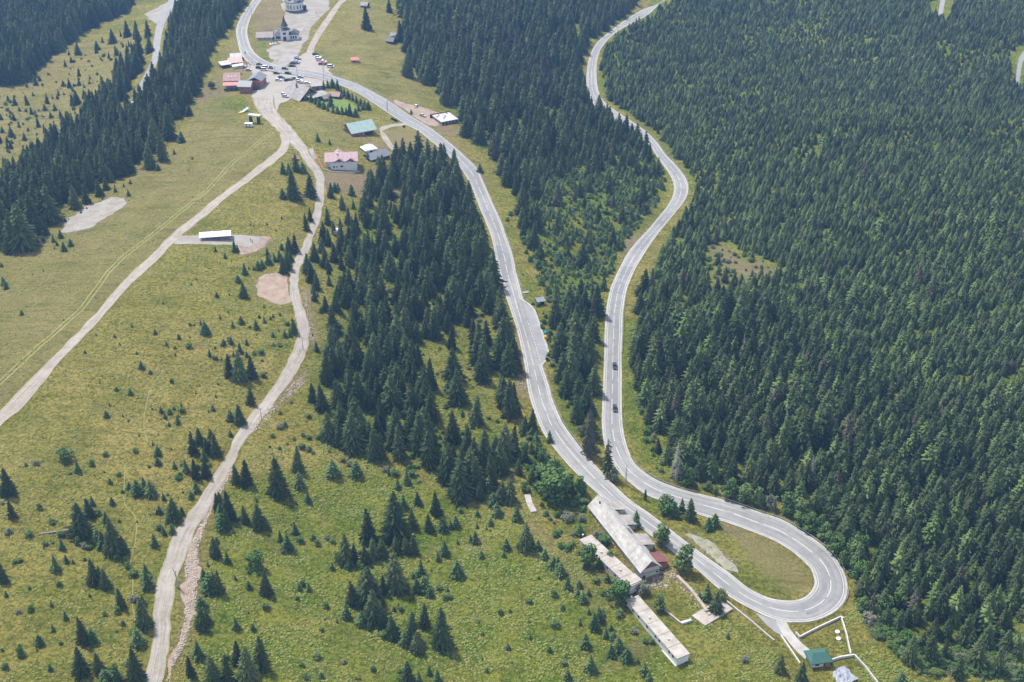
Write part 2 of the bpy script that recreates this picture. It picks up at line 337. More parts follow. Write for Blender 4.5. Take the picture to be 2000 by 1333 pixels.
def ground_mat():
    m, t, n, l, b = newmat('meadow'); p = geopos(n)
    at = n.new('ShaderNodeAttribute'); at.attribute_name = 'zone'
    sx = n.new('ShaderNodeSeparateColor'); l.new(at.outputs['Color'], sx.inputs[0])
    big = nz(n, l, .012, 4, .6, p); mid = nz(n, l, .06, 6, .65, p, .6); fine = nz(n, l, .75, 6, .75, p, .6); tiny = nz(n, l, 2.2, 3, .8, p)
    olive = mix(n, l, ramp(n, l, mid.outputs[0], [(.36,(0,0,0)),(.64,(1,1,1))]).outputs[0], (.215,.198,.034), (.345,.295,.092))
    green = mix(n, l, ramp(n, l, mid.outputs[0], [(.38,(0,0,0)),(.62,(1,1,1))]).outputs[0], (.118,.182,.018), (.235,.25,.036))
    bg_ = ramp(n, l, big.outputs[0], [(.42,(0,0,0)),(.60,(.45,.45,.45))])
    c = mix(n, l, mth(n, l, 'ADD', sx.outputs[0], bg_.outputs[0]), olive, green)
    c = mix(n, l, ramp(n, l, fine.outputs[0], [(.41,(0,0,0)),(.55,(1,1,1))]).outputs[0], mix(n, l, 1., c, (.50,.58,.42), 'MULTIPLY'), mix(n, l, 1., c, (1.42,1.32,1.25), 'MULTIPLY'))
    straw = nz(n, l, .16, 5, .6, p, 1.)
    c = mix(n, l, ramp(n, l, straw.outputs[0], [(.58,(0,0,0)),(.75,(.5,.5,.5))]).outputs[0], c, (.33,.28,.13))
    c = mix(n, l, mth(n, l, 'MULTIPLY', sx.outputs[2], mth(n, l, 'ADD', .35, mid.outputs[0])), c, (.32,.265,.12))
    mp = n.new('ShaderNodeMapping'); mp.inputs['Rotation'].default_value = (0, 0, R(-38)); mp.inputs['Scale'].default_value = (.028, .22, .1); l.new(p, mp.inputs[0])
    stk = nz(n, l, 1., 6, .7, mp.outputs[0], .8)
    c = mix(n, l, ramp(n, l, stk.outputs[0], [(.36,(.55,.55,.55)),(.46,(0,0,0))]).outputs[0], c, (.115,.135,.025)); c = mix(n, l, ramp(n, l, stk.outputs[0], [(.58,(0,0,0)),(.70,(.6,.6,.6))]).outputs[0], c, (.37,.325,.15))
    pat = nz(n, l, .035, 6, .7, p, 1.2); c = mix(n, l, ramp(n, l, pat.outputs[0], [(.60,(0,0,0)),(.68,(.55,.55,.55))]).outputs[0], c, (.26,.205,.105)); c = mix(n, l, ramp(n, l, pat.outputs[0], [(.33,(.6,.6,.6)),(.40,(0,0,0))]).outputs[0], c, (.095,.145,.014))
    ear = mix(n, l, fine.outputs[0], (.22,.15,.10), (.42,.31,.23))
    c = mix(n, l, mth(n, l, 'MULTIPLY', sx.outputs[1], ramp(n, l, mid.outputs[0], [(.3,(.5,.5,.5)),(.5,(1.,1.,1.))]).outputs[0]), c, ear)
    c = mix(n, l, .55, c, mix(n, l, tiny.outputs[0], (.0,.0,.0), (2.0,2.0,1.95)), 'MULTIPLY')
    l.new(c, b.inputs['Base Color']); b.inputs['Roughness'].default_value = .95; b.inputs['Specular IOR Level'].default_value = .1
    hgt = mth(n, l, 'ADD', fine.outputs[0], mth(n, l, 'MULTIPLY', tiny.outputs[0], .5))
    bump(n, l, b, hgt, 2.6)
    return m
M['meadow'] = ground_mat()
def leafmat(name, c0, c1, c2, sat=1.):
    m, t, n, l, b = newmat(name); oi = n.new('ShaderNodeObjectInfo'); tc = n.new('ShaderNodeTexCoord')
    a = ramp(n, l, oi.outputs['Random'], [(0, c0), (.55, c1), (1, c2)])
    f = nz(n, l, 9, 3, .6, tc.outputs['Object'])
    c = mix(n, l, .8, a.outputs[0], mix(n, l, f.outputs[0], (.45,.45,.45), (1.55,1.55,1.5)), 'MULTIPLY')
    l.new(c, b.inputs['Base Color']); b.inputs['Roughness'].default_value = .75; b.inputs['Specular IOR Level'].default_value = .22
    return m
M['spruce'] = leafmat('spruce', (.040,.062,.020), (.062,.090,.030), (.105,.134,.048))
M['spruce_dark'] = leafmat('spruce_dark', (.031,.047,.017), (.046,.065,.021), (.072,.092,.031))
M['spruce_brown'] = leafmat('spruce_brown', (.075,.075,.045), (.085,.08,.05), (.10,.085,.06))
M['young'] = leafmat('young', (.045,.082,.026), (.064,.108,.034), (.092,.138,.044))
M['pale'] = leafmat('pale', (.074,.118,.034), (.104,.155,.044), (.145,.19,.060))
M['tussock'] = simple('tussock', (.145,.145,.035), .95, .3, .25, (.23,.22,.07), fine=3.)
M['herb'] = simple('herb', (.10,.15,.025), .95, .3, .2, (.16,.20,.035), fine=3.)
M['leaf'] = leafmat('leaf', (.055,.115,.025), (.075,.135,.032), (.11,.155,.045))
M['leaf_grey'] = leafmat('leaf_grey', (.13,.15,.10), (.15,.16,.11), (.17,.17,.12))
# ------------------------------------------------------------------ object helpers
def pct(px, py): return '%.3g' % (px/20.), '%.3g' % (py/13.33)
USED = set()
def tag(o, label=None, cat=None, group=None, kind=None):
    if label:
        o['label'] = label
    if cat: o['category'] = cat
    if group: o['group'] = group
    if kind: o['kind'] = kind
    return o
def meshobj(name, V, F, mat, parent=None, smooth_=False):
    me = bpy.data.meshes.new(name); me.from_pydata([tuple(v) for v in V], [], F); me.update()
    if smooth_: me.shade_smooth()
    return addobj(name, me, mat, parent)
def addobj(name, me, mat=None, parent=None):
    if mat is not None and not me.materials: me.materials.append(mat)
    o = bpy.data.objects.new(name, me); C.objects.link(o)
    if parent: o.parent = parent
    return o
def empty(name, loc, rz=0.):
    o = bpy.data.objects.new(name, None); C.objects.link(o); o.location = loc; o.rotation_euler = (0, 0, rz); o.empty_display_size = .5
    return o
class MB:
    def __init__(s): s.V = []; s.F = []
    def quad(s, a, b, c, d): k = len(s.V); s.V += [a, b, c, d]; s.F.append((k, k+1, k+2, k+3)); return s
    def box(s, x0, x1, y0, y1, z0, z1):
        k = len(s.V)
        s.V += [(x0,y0,z0),(x1,y0,z0),(x1,y1,z0),(x0,y1,z0),(x0,y0,z1),(x1,y0,z1),(x1,y1,z1),(x0,y1,z1)]
        s.F += [tuple(k+i for i in f) for f in ((0,3,2,1),(4,5,6,7),(0,1,5,4),(1,2,6,5),(2,3,7,6),(3,0,4,7))]; return s
    def prism(s, pts, z0, z1):
        k = len(s.V); n = len(pts); s.V += [(x,y,z0) for x,y in pts]+[(x,y,z1) for x,y in pts]
        s.F += [tuple(k+n-1-i for i in range(n)), tuple(k+n+i for i in range(n))]+[(k+i, k+(i+1)%n, k+n+(i+1)%n, k+n+i) for i in range(n)]; return s
    def tube(s, p, q, r0, r1, n=7):
        p = Vector(p); q = Vector(q); d = (q-p).normalized(); a = d.orthogonal().normalized(); b = d.cross(a); k = len(s.V)
        for c, r in ((p, r0), (q, r1)):
            for i in range(n):
                t = 2*math.pi*i/n; s.V.append(tuple(c+a*r*math.cos(t)+b*r*math.sin(t)))
        s.F += [(k+i, k+(i+1)%n, k+n+(i+1)%n, k+n+i) for i in range(n)]+[tuple(k+n-1-i for i in range(n)), tuple(k+n+i for i in range(n))]; return s
    def lathe(s, prof, n=12, cx=0., cy=0., ph=0.):
        k = len(s.V)
        for r, z in prof:
            for i in range(n):
                t = ph+2*math.pi*i/n; s.V.append((cx+r*math.cos(t), cy+r*math.sin(t), z))
        for j in range(len(prof)-1):
            s.F += [(k+j*n+i, k+j*n+(i+1)%n, k+(j+1)*n+(i+1)%n, k+(j+1)*n+i) for i in range(n)]
        return s
    def slab(s, a, b, c, d, th):       # four corners of the upper face, thickness downward
        k = len(s.V)
        s.V += [a, b, c, d]+[(p[0],p[1],p[2]-th) for p in (a,b,c,d)]
        s.F += [tuple(k+i for i in f) for f in ((0,1,2,3),(7,6,5,4),(4,5,1,0),(5,6,2,1),(6,7,3,2),(7,4,0,3))]; return s
    def build(s, name, mat, parent=None, smooth_=False): return meshobj(name, s.V, s.F, mat, parent, smooth_)
# ------------------------------------------------------------------ ground sheet
FAR = [-3600,-2400,-1600,-1100,-800,-640]
AX = np.concatenate([FAR, UX, [640,800,1100,1600,2400,3600]])
AY = np.concatenate([[-1500,-600,-100,80,150], UY, [1360,1420,1550,1800,2400,3600]])
TX, TY = np.meshgrid(AX, AY)
TH = hsm(np.clip(TX,-900,900), np.clip(TY,60,1700)) + (vnoise(TX,TY,300,7)-.5)*60*smooth((np.hypot(TX, TY-700)-800)/600)
TH[5:5+len(UY), 6:6+len(UX)] = HG
ny, nx = TX.shape
me = bpy.data.meshes.new('ground'); me.vertices.add(nx*ny)
me.vertices.foreach_set('co', np.stack([TX, TY, TH], 2).ravel().astype(np.float32))
idx = np.arange(nx*ny).reshape(ny, nx); q = np.stack([idx[:-1,:-1], idx[:-1,1:], idx[1:,1:], idx[1:,:-1]], 2).reshape(-1, 4)
me.loops.add(q.size); me.loops.foreach_set('vertex_index', q.ravel().astype(np.int32))
me.polygons.add(len(q)); me.polygons.foreach_set('loop_start', (np.arange(len(q))*4).astype(np.int32))
me.update(calc_edges=True); me.shade_smooth()
def zone(polys, n=2):
    Mz = np.zeros(GX.shape)
    for P, wgt in polys:
        a = np.array(P, float); x, y = G(a[:,0], a[:,1]); Mz = np.maximum(Mz, inpoly(GX, GY, np.stack([x,y],1))*wgt)
    return blur(Mz, n)
F_RIGHT = [(1296,-30),(1240,50),(1204,66),(1182,95),(1172,130),(1172,175),(1205,212),(1262,244),(1300,280),(1330,318),(1356,372),(1346,410),(1318,455),(1290,500),(1262,550),(1245,610),(1238,690),(1242,740),(1262,830),(1285,885),(1320,930),(1400,948),(1470,962),(1540,985),(1600,1020),(1640,1060),(1672,1110),(1690,1165),(1700,1210),(1745,1240),(1800,1262),(1860,1250),(1920,1262),(2010,1215),(2100,1200),(2300,900),(2300,-100),(1600,-120)]
F_MID = [(780,-40),(786,40),(800,120),(848,178),(862,200),(896,240),(905,265),(930,290),(965,320),(978,345),(1000,375),(1015,430),(1020,470),(1050,515),(1068,560),(1084,600),(1080,650),(1088,700),(1096,760),(1110,800),(1140,850),(1168,880),(1170,800),(1172,700),(1176,620),(1190,545),(1222,485),(1252,455),(1284,420),(1300,390),(1304,355),(1290,322),(1255,278),(1200,245),(1165,218),(1140,190),(1136,140),(1142,100),(1175,70),(1230,30),(1270,-30)]
F_STAND = [(720,380),(745,345),(778,320),(830,316),(880,330),(900,365),(912,400),(930,430),(950,470),(962,520),(972,580),(985,640),(998,690),(1005,740),(1002,800),(1005,880),(985,940),(930,968),(880,960),(850,925),(790,915),(700,900),(640,870),(610,800),(600,740),(612,690),(640,640),(650,560),(662,500),(690,440)]
lush = zone([(F_RIGHT, 1.),(F_MID, .8),(F_STAND, .55),([(420,960),(520,930),(640,905),(800,930),(900,975),(1000,1010),(1120,1100),(1220,1190),(1320,1300),(1420,1420),(380,1420),(395,1200),(430,1050)], .85),
 ([(985,375),(1000,430),(1000,500),(1035,560),(1075,640),(1085,720),(1110,800),(1165,880),(1190,920),(1230,950),(1100,820),(1060,640),(990,470)], 1.),([(1218,640),(1245,640),(1262,830),(1300,925),(1330,950),(1250,900),(1222,800)], 1.),
 ([(385,222),(400,205),(438,190),(478,182),(482,205),(455,214),(420,220)], 1.),([(488,84),(500,80),(526,84),(522,96),(526,122),(505,112)], 1.),([(1020,880),(1090,900),(1150,960),(1160,1010),(1130,1040),(1040,980)], 1.),([(1290,960),(1330,990),(1300,1010),(1400,1075),(1420,1095),(1340,1040),(1250,985)], .9),
 ([(1280,1150),(1400,1180),(1500,1260),(1560,1400),(1300,1400),(1200,1200)], .6),([(1400,1010),(1440,1040),(1500,1120),(1560,1160),(1500,1165),(1440,1130),(1380,1075),(1340,1035)], .55)])
earth = zone([(PADS['gravel_pad'],.9),(PADS['inner_gravel'],.8),(PADS['layby_end'],1.),(PADS['pit'],.9),(PADS['yard'],.8),(PADS['plaza'],.7),(PADS['parking'],.7),(PADS['rubble_strip'],.9),([(612,338),(700,342),(770,318),(800,350),(770,400),(720,385),(640,372),(615,352)], .75),([(1000,640),(1014,660),(1028,740),(1034,790),(1020,770),(1004,710)], .9),([(1213,500),(1225,470),(1262,448),(1240,480),(1222,502)], 1.),
 ([(505,5),(545,-10),(552,30),(548,60),(530,84),(500,80),(492,50)], .55),([(760,196),(800,203),(868,235),(900,262),(880,268),(850,250),(800,225)], .7),([(1400,1012),(1440,1030),(1470,1060),(1430,1048),(1395,1025)], .5),
 ([(590,560),(604,560),(616,640),(626,660),(606,690),(600,640)], .8),([(500,800),(560,745),(590,720),(600,730),(560,775),(520,812)], .8),([(1040,1010),(1060,1040),(1120,1110),(1180,1190),(1170,1195),(1090,1110),(1030,1030)], .5),
 ([(470,165),(500,120),(482,118),(440,150)], .4),([(400,170),(430,150),(440,185),(415,195),(385,200)], .6),([(670,235),(690,262),(760,285),(745,300),(720,282),(680,270)], .6),([(215,330),(300,330),(345,300),(330,320),(280,345)], .3),([(1380,475),(1425,480),(1440,505),(1540,530),(1480,560),(1420,520)], .5)])
dry = zone([([(-100,500),(60,490),(200,370),(340,290),(470,60),(520,100),(490,180),(420,200),(560,270),(480,340),(300,520),(100,720),(-100,850)], .55),([(600,140),(760,195),(900,260),(1000,420),(940,330),(850,230),(840,180),(780,60),(700,-20),(640,60)], .35),
 (PADS['ochre'], 1.),([(1410,1015),(1520,1060),(1575,1110),(1580,1150),(1540,1165),(1470,1100)], .9),([(540,210),(680,235),(690,300),(640,290),(600,270)], .35),([(1380,480),(1500,510),(1480,590),(1420,600),(1380,560)], .5),([(-50,150),(250,60),(290,110),(200,200),(-50,330)], .6)], 3)
zc = np.zeros((ny, nx, 4), np.float32); zc[...,3] = 1; zc[...,0] = .4
zc[5:5+len(UY), 6:6+len(UX), 0] = lush; zc[5:5+len(UY), 6:6+len(UX), 1] = earth; zc[5:5+len(UY), 6:6+len(UX), 2] = dry
at = me.color_attributes.new('zone', 'FLOAT_COLOR', 'POINT'); at.data.foreach_set('color', zc.ravel())
tag(addobj('ground', me, M['meadow']), kind='structure')
# ------------------------------------------------------------------ tracks as draped sheets
def strip(name, T, a, b, dz, mat, ncol=5, i0=0, i1=None, dash=None, frac=False, build=True, mb=None):
    L, Rr = T; i1 = i1 or len(L); V = []; F = []; cum = 0.
    k0 = 0 if mb is None else len(mb.V)
    rows = []
    for i in range(i0, i1):
        wv = Rr[i]-L[i]; wd = np.linalg.norm(wv)+1e-6
        fa, fb = (a, b) if frac else ((a if a >= 0 else wd+a)/wd, (b if b > 0 else wd+b)/wd)
        rows.append([L[i]+wv*(fa+(fb-fa)*j/ncol) for j in range(ncol+1)])
    rows = np.array(rows); z = Z(rows[...,0], rows[...,1])+dz
    n = ncol+1
    V = [(rows[i,j,0], rows[i,j,1], z[i,j]) for i in range(len(rows)) for j in range(n)]
    for i in range(len(rows)-1):
        cum += float(np.linalg.norm(rows[i+1,0]-rows[i,0]))
        if dash and (cum % (dash[0]+dash[1])) > dash[0]: continue
        for j in range(ncol): F.append(tuple(k0+q for q in (i*n+j, i*n+j+1, (i+1)*n+j+1, (i+1)*n+j)))
    if mb is not None: mb.V += V; mb.F += F; return mb
    o = meshobj(name, V, F, mat); cl = np.concatenate([[0], np.cumsum(np.linalg.norm(np.diff(rows[:,0], axis=0), axis=1))])
    ac = np.stack([np.tile(np.linspace(0, 1, n), len(rows)), np.repeat(cl, n), np.zeros(len(rows)*n)], 1).astype(np.float32)
    at_ = o.data.attributes.new('across', 'FLOAT_VECTOR', 'POINT'); at_.data.foreach_set('vector', ac.ravel()); return o
def up_fix(o):
    bm = bmesh.new(); bm.from_mesh(o.data)
    bmesh.ops.recalc_face_normals(bm, faces=bm.faces[:])
    if bm.faces and sum(f.normal.z for f in bm.faces) < 0: bmesh.ops.reverse_faces(bm, faces=bm.faces[:])
    bm.to_mesh(o.data); bm.free(); return o
road = tag(up_fix(strip('main_road', T_MAIN, 0, 1, .10, M['asphalt'], 6, frac=True)), 'pale grey asphalt mountain road curling through a hairpin bend', kind='structure')
mb = MB()
def near_station(T, px, py):
    x, y = G1(px, py); c = (T[0]+T[1])/2; return int(np.argmin((c[:,0]-x)**2+(c[:,1]-y)**2))
_a, _b = near_station(T_MAIN, 1012, 592), near_station(T_MAIN, 1042, 712)
strip('', T_MAIN, -.85, 0, .125, None, 2, 0, _a, mb=mb); strip('', T_MAIN, -.85, 0, .125, None, 2, _b, None, mb=mb)
_x, _y = G([1019,1040,1050,1060,1070,1071,1057],[585,602,625,655,686,697,714]); _P = catmull(np.stack([_x,_y],1), 1.5); _d = np.gradient(_P, axis=0); _n = np.stack([-_d[:,1], _d[:,0]],1)/np.linalg.norm(_d, axis=1, keepdims=True)
strip('', (_P+_n*.5, _P-_n*.4), 0, 1, .13, None, 1, frac=True, mb=mb)
strip('', T_MAIN, 0, .8, .125, None, 2, mb=mb)
tag(up_fix(mb.build('concrete_gutter', M['concrete'])), kind='structure')
mb = MB(); strip('', T_MAIN, 1.25, 1.45, .13, None, 1, mb=mb); strip('', T_MAIN, -1.45, -1.25, .13, None, 1, 0, _a, mb=mb); strip('', T_MAIN, -1.45, -1.25, .13, None, 1, _b, None, mb=mb)
strip('', T_MAIN, .488, .512, .13, None, 1, frac=True, dash=(9, 3), mb=mb)
tag(up_fix(mb.build('road_marking', M['line_paint'])), kind='structure')
mb = MB()
for (p0, p1, fa, fb) in [((1231,548),(1243,524),.12,.88),((1262,490),(1276,470),.12,.85),((1215,575),(1222,556),.15,.9),((1196,625),(1196,640),.12,.45),((1197,665),(1197,690),.12,.5),((1197,704),(1196,735),.12,.85),((1196,745),(1195,795),.12,.6),((1300,440),(1312,425),.15,.85),
        ((1610,1085),(1601,1075),.15,.30),((1553,1192),(1612,1130),.62,.76),((1580,1195),(1600,1185),.28,.42),((970,480),(990,545),.15,.55)]:
    a, b = sorted((near_station(T_MAIN, *p0), near_station(T_MAIN, *p1)))
    strip('', T_MAIN, fa, fb, .115, None, 3, a, b+1, frac=True, mb=mb)
tag(up_fix(mb.build('asphalt_patch', M['asphalt_new'])), kind='structure')
tag(up_fix(strip('dirt_road', T_B, 0, 1, .09, M['track'], 6, frac=True)), kind='structure')
tag(up_fix(strip('dirt_track', T_C, 0, 1, .10, M['track2'], 6, frac=True)), kind='structure')
tag(up_fix(strip('chapel_track', T_E, 0, 1, .09, M['track2'], 6, frac=True)), kind='structure')
tag(up_fix(strip('house_track', T_I, 0, 1, .10, M['track2'], 6, frac=True)), kind='structure')
for T in (T_K, T_P, T_Q): tag(up_fix(strip('valley_road', T, 0, 1, .12, M['asphalt'], 4, frac=True)), kind='structure')
tag(up_fix(strip('concrete_driveway', T_G, 0, 1, .09, M['concrete'], 4, frac=True)), kind='structure')
RUT = [(532,258),(480,300),(450,322),(395,380),(349,417),(302,457),(256,489.5),(221,524),(191,560),(162,599),(120,638),(60,692),(0,749),(-40,790)]
a = np.array(RUT, float); x, y = G(a[:,0], a[:,1]); P = catmull(np.stack([x,y],1), 3.)
dv = np.gradient(P, axis=0); nv = np.stack([-dv[:,1], dv[:,0]],1)/np.linalg.norm(dv, axis=1, keepdims=True)
mb = MB()
for o_ in (-1.0, 1.0):
    strip('', (P+nv*(o_+.26), P+nv*(o_-.26)), 0, 1, .07, None, 1, frac=True, mb=mb)
tag(up_fix(mb.build('wheel_rut', M['rut_grass'])), kind='structure')
TRAILS = [[(320,722),(296,757),(285,800),(280,870)],[(240,905),(243,950),(247,990),(265,1030),(258,1160),(262,1220)],
 [(0,620),(60,600),(130,565)],[(0,590),(50,570),(110,535)],[(258,352),(330,325),(395,290),(440,262)]]
mb = MB()
for tr in TRAILS:
    a = np.array(tr, float); x, y = G(a[:,0], a[:,1]); P = catmull(np.stack([x,y],1), 2.5)
    P = P+np.stack([vnoise(P[:,0],P[:,1],9,3)-.5, vnoise(P[:,0],P[:,1],9,4)-.5],1)*3
    dv = np.gradient(P, axis=0); nv = np.stack([-dv[:,1], dv[:,0]],1)/np.linalg.norm(dv, axis=1, keepdims=True)
    strip('', (P+nv*.12, P-nv*.12), 0, 1, .08, None, 1, frac=True, mb=mb)
tag(up_fix(mb.build('footpath', M['rut_grass'])), kind='structure')
def pad(name, key, mat, dz=.07, cell=5., wob=1.4, label=None):
    P = PADW[key]; n = len(P); Q = []
    for i in range(n):
        a, b = P[i], P[(i+1) % n]; m = max(1, int(np.linalg.norm(b-a)/1.1))
        for k in range(m): Q.append(a+(b-a)*k/m)
    Q = np.array(Q); j = (np.stack([vnoise(Q[:,0],Q[:,1],8.,21), vnoise(Q[:,0],Q[:,1],8.,22)],1)-.5)*2.4*wob+(np.stack([vnoise(Q[:,0],Q[:,1],1.5,23), vnoise(Q[:,0],Q[:,1],1.5,24)],1)-.5)*.8*wob; Q = Q+j
    bm = bmesh.new(); f = bm.faces.new([bm.verts.new((a[0], a[1], 0)) for a in Q])
    bmesh.ops.triangulate(bm, faces=[f])
    for ax in (0, 1):
        lo, hi = Q[:,ax].min(), Q[:,ax].max(); c = lo+cell
        while c < hi:
            nn = [0,0,0]; nn[ax] = 1; cc = [0,0,0]; cc[ax] = c
            bmesh.ops.bisect_plane(bm, geom=bm.verts[:]+bm.edges[:]+bm.faces[:], plane_co=cc, plane_no=nn); c += cell
    xs = np.array([v.co.x for v in bm.verts]); ys = np.array([v.co.y for v in bm.verts]); zs = Z(xs, ys)+dz
    for v, z in zip(bm.verts, zs): v.co.z = z
    me = bpy.data.meshes.new(name); bm.to_mesh(me); bm.free(); o = addobj(name, me, mat); up_fix(o)
    return tag(o, label, kind='structure')
pad('chapel_yard', 'yard', M['grey_gravel'], .06); pad('gravel_parking', 'parking', M['gravel_road'], .055); pad('gravel_plaza', 'plaza', M['gravel_road'], .05)
pad('building_site_ground', 'site', M['pink_earth'], .05); pad('gravel_ground', 'gravel_pad', M['grey_gravel'], .06); pad('earth_pit_ground', 'pit', M['pink_earth'], .06)
pad('layby_pavement', 'layby', M['grey_gravel'], .08, wob=.3); pad('layby_rubble_ground', 'layby_end', M['pink_earth'], .05); pad('bus_bay_pavement', 'bay', M['asphalt_bay'], .085, wob=.05)
pad('hairpin_gravel_ground', 'inner_gravel', M['worn_gravel'], .06, wob=2.2); pad('driveway_apron', 'apron', M['asphalt_bay'], .07, wob=.2); pad('garden_lawn', 'lawn', M['lawn'], .06)
pad('valley_forecourt', 'upper_forecourt', M['grey_gravel'], .08); pad('bank_ground', 'rubble_strip', M['pink_earth'], .06, 4., 1.6); pad('villa_pavement', 'villa_yard', M['grey_gravel'], .085, wob=.2)
# bus bay dotted line
a, b = G([1030,1042,1055],[628,662,706]); P = catmull(np.stack([a,b],1), .6); dv = np.gradient(P, axis=0); nv = np.stack([-dv[:,1], dv[:,0]],1)/np.linalg.norm(dv, axis=1, keepdims=True)
tag(up_fix(strip('road_marking', (P+nv*.12, P-nv*.12), 0, 1, .14, M['line_paint'], 1, frac=True, dash=(1.2,1.2))), kind='structure')
# ------------------------------------------------------------------ trees
def spruce_mesh(name, seed, r0=.17, levels=26, nb0=7, nb1=6, droop=.45, z0=.05, gap=0., mat=None, core=.42, pw=.85, mul=1.9, cap=.027):
    rnd = random.Random(seed); V = []; F = []
    for li in range(levels):
        t = z0+(.975-z0)*(li+rnd.uniform(-.3,.3))/(levels-1); t = min(max(t, z0), .985)
        Rr = r0*(1-t)**pw*min(1., .72+t*3.)+.006
        nb = int((nb1+nb0*(1-t))*mul); ph = rnd.uniform(0, 6.28)
        for k in range(nb):
            if rnd.random() < gap: continue
            a = ph+6.283*k/nb+rnd.uniform(-.25,.25); Lb = Rr*rnd.uniform(.55,1.28)*(1.3 if rnd.random() < .05+gap*.2 else 1)
            wd = min(Lb*rnd.uniform(.20,.34)+.004, cap*rnd.uniform(.7,1.2)); dr = droop*rnd.uniform(.7,1.2)*Lb*(1.25-t*.7); ca, sa = math.cos(a), math.sin(a)
            def p(rr, off, zz): return (rr*ca-off*sa, rr*sa+off*ca, zz)
            k0 = len(V); zt = t+rnd.uniform(-.006,.006)
            V += [p(.002,0,zt+.01), p(Lb*.5,wd,zt-dr*.42-.012), p(Lb*.5,0,zt-dr*.32+.012), p(Lb*.5,-wd,zt-dr*.42-.012),
                  p(Lb*.86,wd*.55,zt-dr*.95-.008), p(Lb*.86,0,zt-dr*.8+.006), p(Lb*.86,-wd*.55,zt-dr*.95-.008), p(Lb*1.05,0,zt-dr*.92)]
            F += [(k0,k0+1,k0+2),(k0,k0+2,k0+3),(k0+1,k0+4,k0+5,k0+2),(k0+2,k0+5,k0+6,k0+3),(k0+4,k0+7,k0+5),(k0+5,k0+7,k0+6)]
    if core:
        n = 7; k0 = len(V); m = 9
        for j in range(m):
            t = z0+.03+(.95-z0)*j/(m-1); Rr = core*r0*(1-t)**pw
            for i in range(n):
                q = Rr*rnd.uniform(.6,1.3); V.append((q*math.cos(6.283*i/n+j), q*math.sin(6.283*i/n+j), t))
        for j in range(m-1):
            for i in range(n): F.append((k0+j*n+i, k0+j*n+(i+1)%n, k0+(j+1)*n+(i+1)%n, k0+(j+1)*n+i))
    me = bpy.data.meshes.new(name); me.from_pydata(V, [], F); me.update(); me.materials.append(mat); return me
def trunk_mesh(name, h=.97, r=.012, mat=None, seed=0):
    mb = MB(); rnd = random.Random(seed); p = (0,0,-.06); n = 5
    for i in range(n):
        q = (rnd.uniform(-.004,.004), rnd.uniform(-.004,.004), h*(i+1)/n); mb.tube(p, q, r*(1-.85*i/n), r*(1-.85*(i+1)/n), 6); p = q
    me = bpy.data.meshes.new(name); me.from_pydata(mb.V, [], mb.F); me.update(); me.materials.append(mat or M['bark']); return me
def dead_mesh(name, seed):
    rnd = random.Random(seed); mb = MB()
    for li in range(24):
        t = .12+.84*li/23; Lr = .13*(1-t)**.7+.008
        for k in range(6):
            a = rnd.uniform(0,6.28); L_ = Lr*rnd.uniform(.5,1.15); z = t+rnd.uniform(-.015,.015)
            m_ = (L_*.6*math.cos(a), L_*.6*math.sin(a), z-L_*.12); e = (L_*math.cos(a+.2), L_*math.sin(a+.2), z-L_*.45)
            mb.tube((0,0,z), m_, .005, .0032, 3); mb.tube(m_, e, .0032, .001, 3)
            for s_ in (-.8,.8):
                mb.tube(m_, (m_[0]+L_*.3*math.cos(a+s_), m_[1]+L_*.3*math.sin(a+s_), m_[2]-L_*.2), .0026, .001, 3)
    me = bpy.data.meshes.new(name); me.from_pydata(mb.V, [], mb.F); me.update(); me.materials.append(M['deadwood']); return me
def leafy_mesh(name, seed, mat, nclump=16, nleaf=55, rx=.42, z0=.12, ls=.055):
    rnd = random.Random(seed); V = []; F = []
    for c in range(nclump):
        u = rnd.random(); zz = z0+.1+(.86-z0)*u; rr = rx*math.sqrt(max(.05, 1-((zz-.45)/.56)**2))*rnd.uniform(.2,.85); a = rnd.uniform(0,6.28)
        cx, cy, cz = rr*math.cos(a), rr*math.sin(a), zz; cr = rx*rnd.uniform(.28,.46)
        for k in range(nleaf):
            d = Vector((rnd.gauss(0,1), rnd.gauss(0,1), rnd.gauss(0,1))).normalized(); q = Vector((cx,cy,cz))+d*cr*rnd.uniform(.7,1.08)*Vector((1,1,.8)).length/1.6
            if q.z < .02: continue
            nrm = (d+Vector((rnd.gauss(0,.45), rnd.gauss(0,.45), rnd.gauss(0,.45)+.3))).normalized(); t1 = nrm.orthogonal().normalized(); t2 = nrm.cross(t1); s_ = ls*rnd.uniform(.6,1.4); th = rnd.uniform(0,6.28)
            e1 = (t1*math.cos(th)+t2*math.sin(th))*s_; e2 = (t2*math.cos(th)-t1*math.sin(th))*s_*.7; k0 = len(V)
            V += [tuple(q-e1), tuple(q+e2*.9), tuple(q+e1), tuple(q-e2)]; F.append((k0,k0+1,k0+2,k0+3))
    me = bpy.data.meshes.new(name); me.from_pydata(V, [], F); me.update(); me.materials.append(mat); return me
def leafy_trunk(name, seed):
    rnd = random.Random(seed); mb = MB(); mb.tube((0,0,-.08), (0.01,0,.35), .03, .02, 6); mb.tube((.01,0,.35), (.0,.02,.75), .02, .008, 5)
    for k in range(6):
        a = rnd.uniform(0,6.28); z = rnd.uniform(.15,.5); mb.tube((0,0,z), (.25*math.cos(a), .25*math.sin(a), z+rnd.uniform(.12,.3)), .012, .004, 4)
    me = bpy.data.meshes.new(name); me.from_pydata(mb.V, [], mb.F); me.update(); me.materials.append(M['bark']); return me
TM = bpy.data.meshes
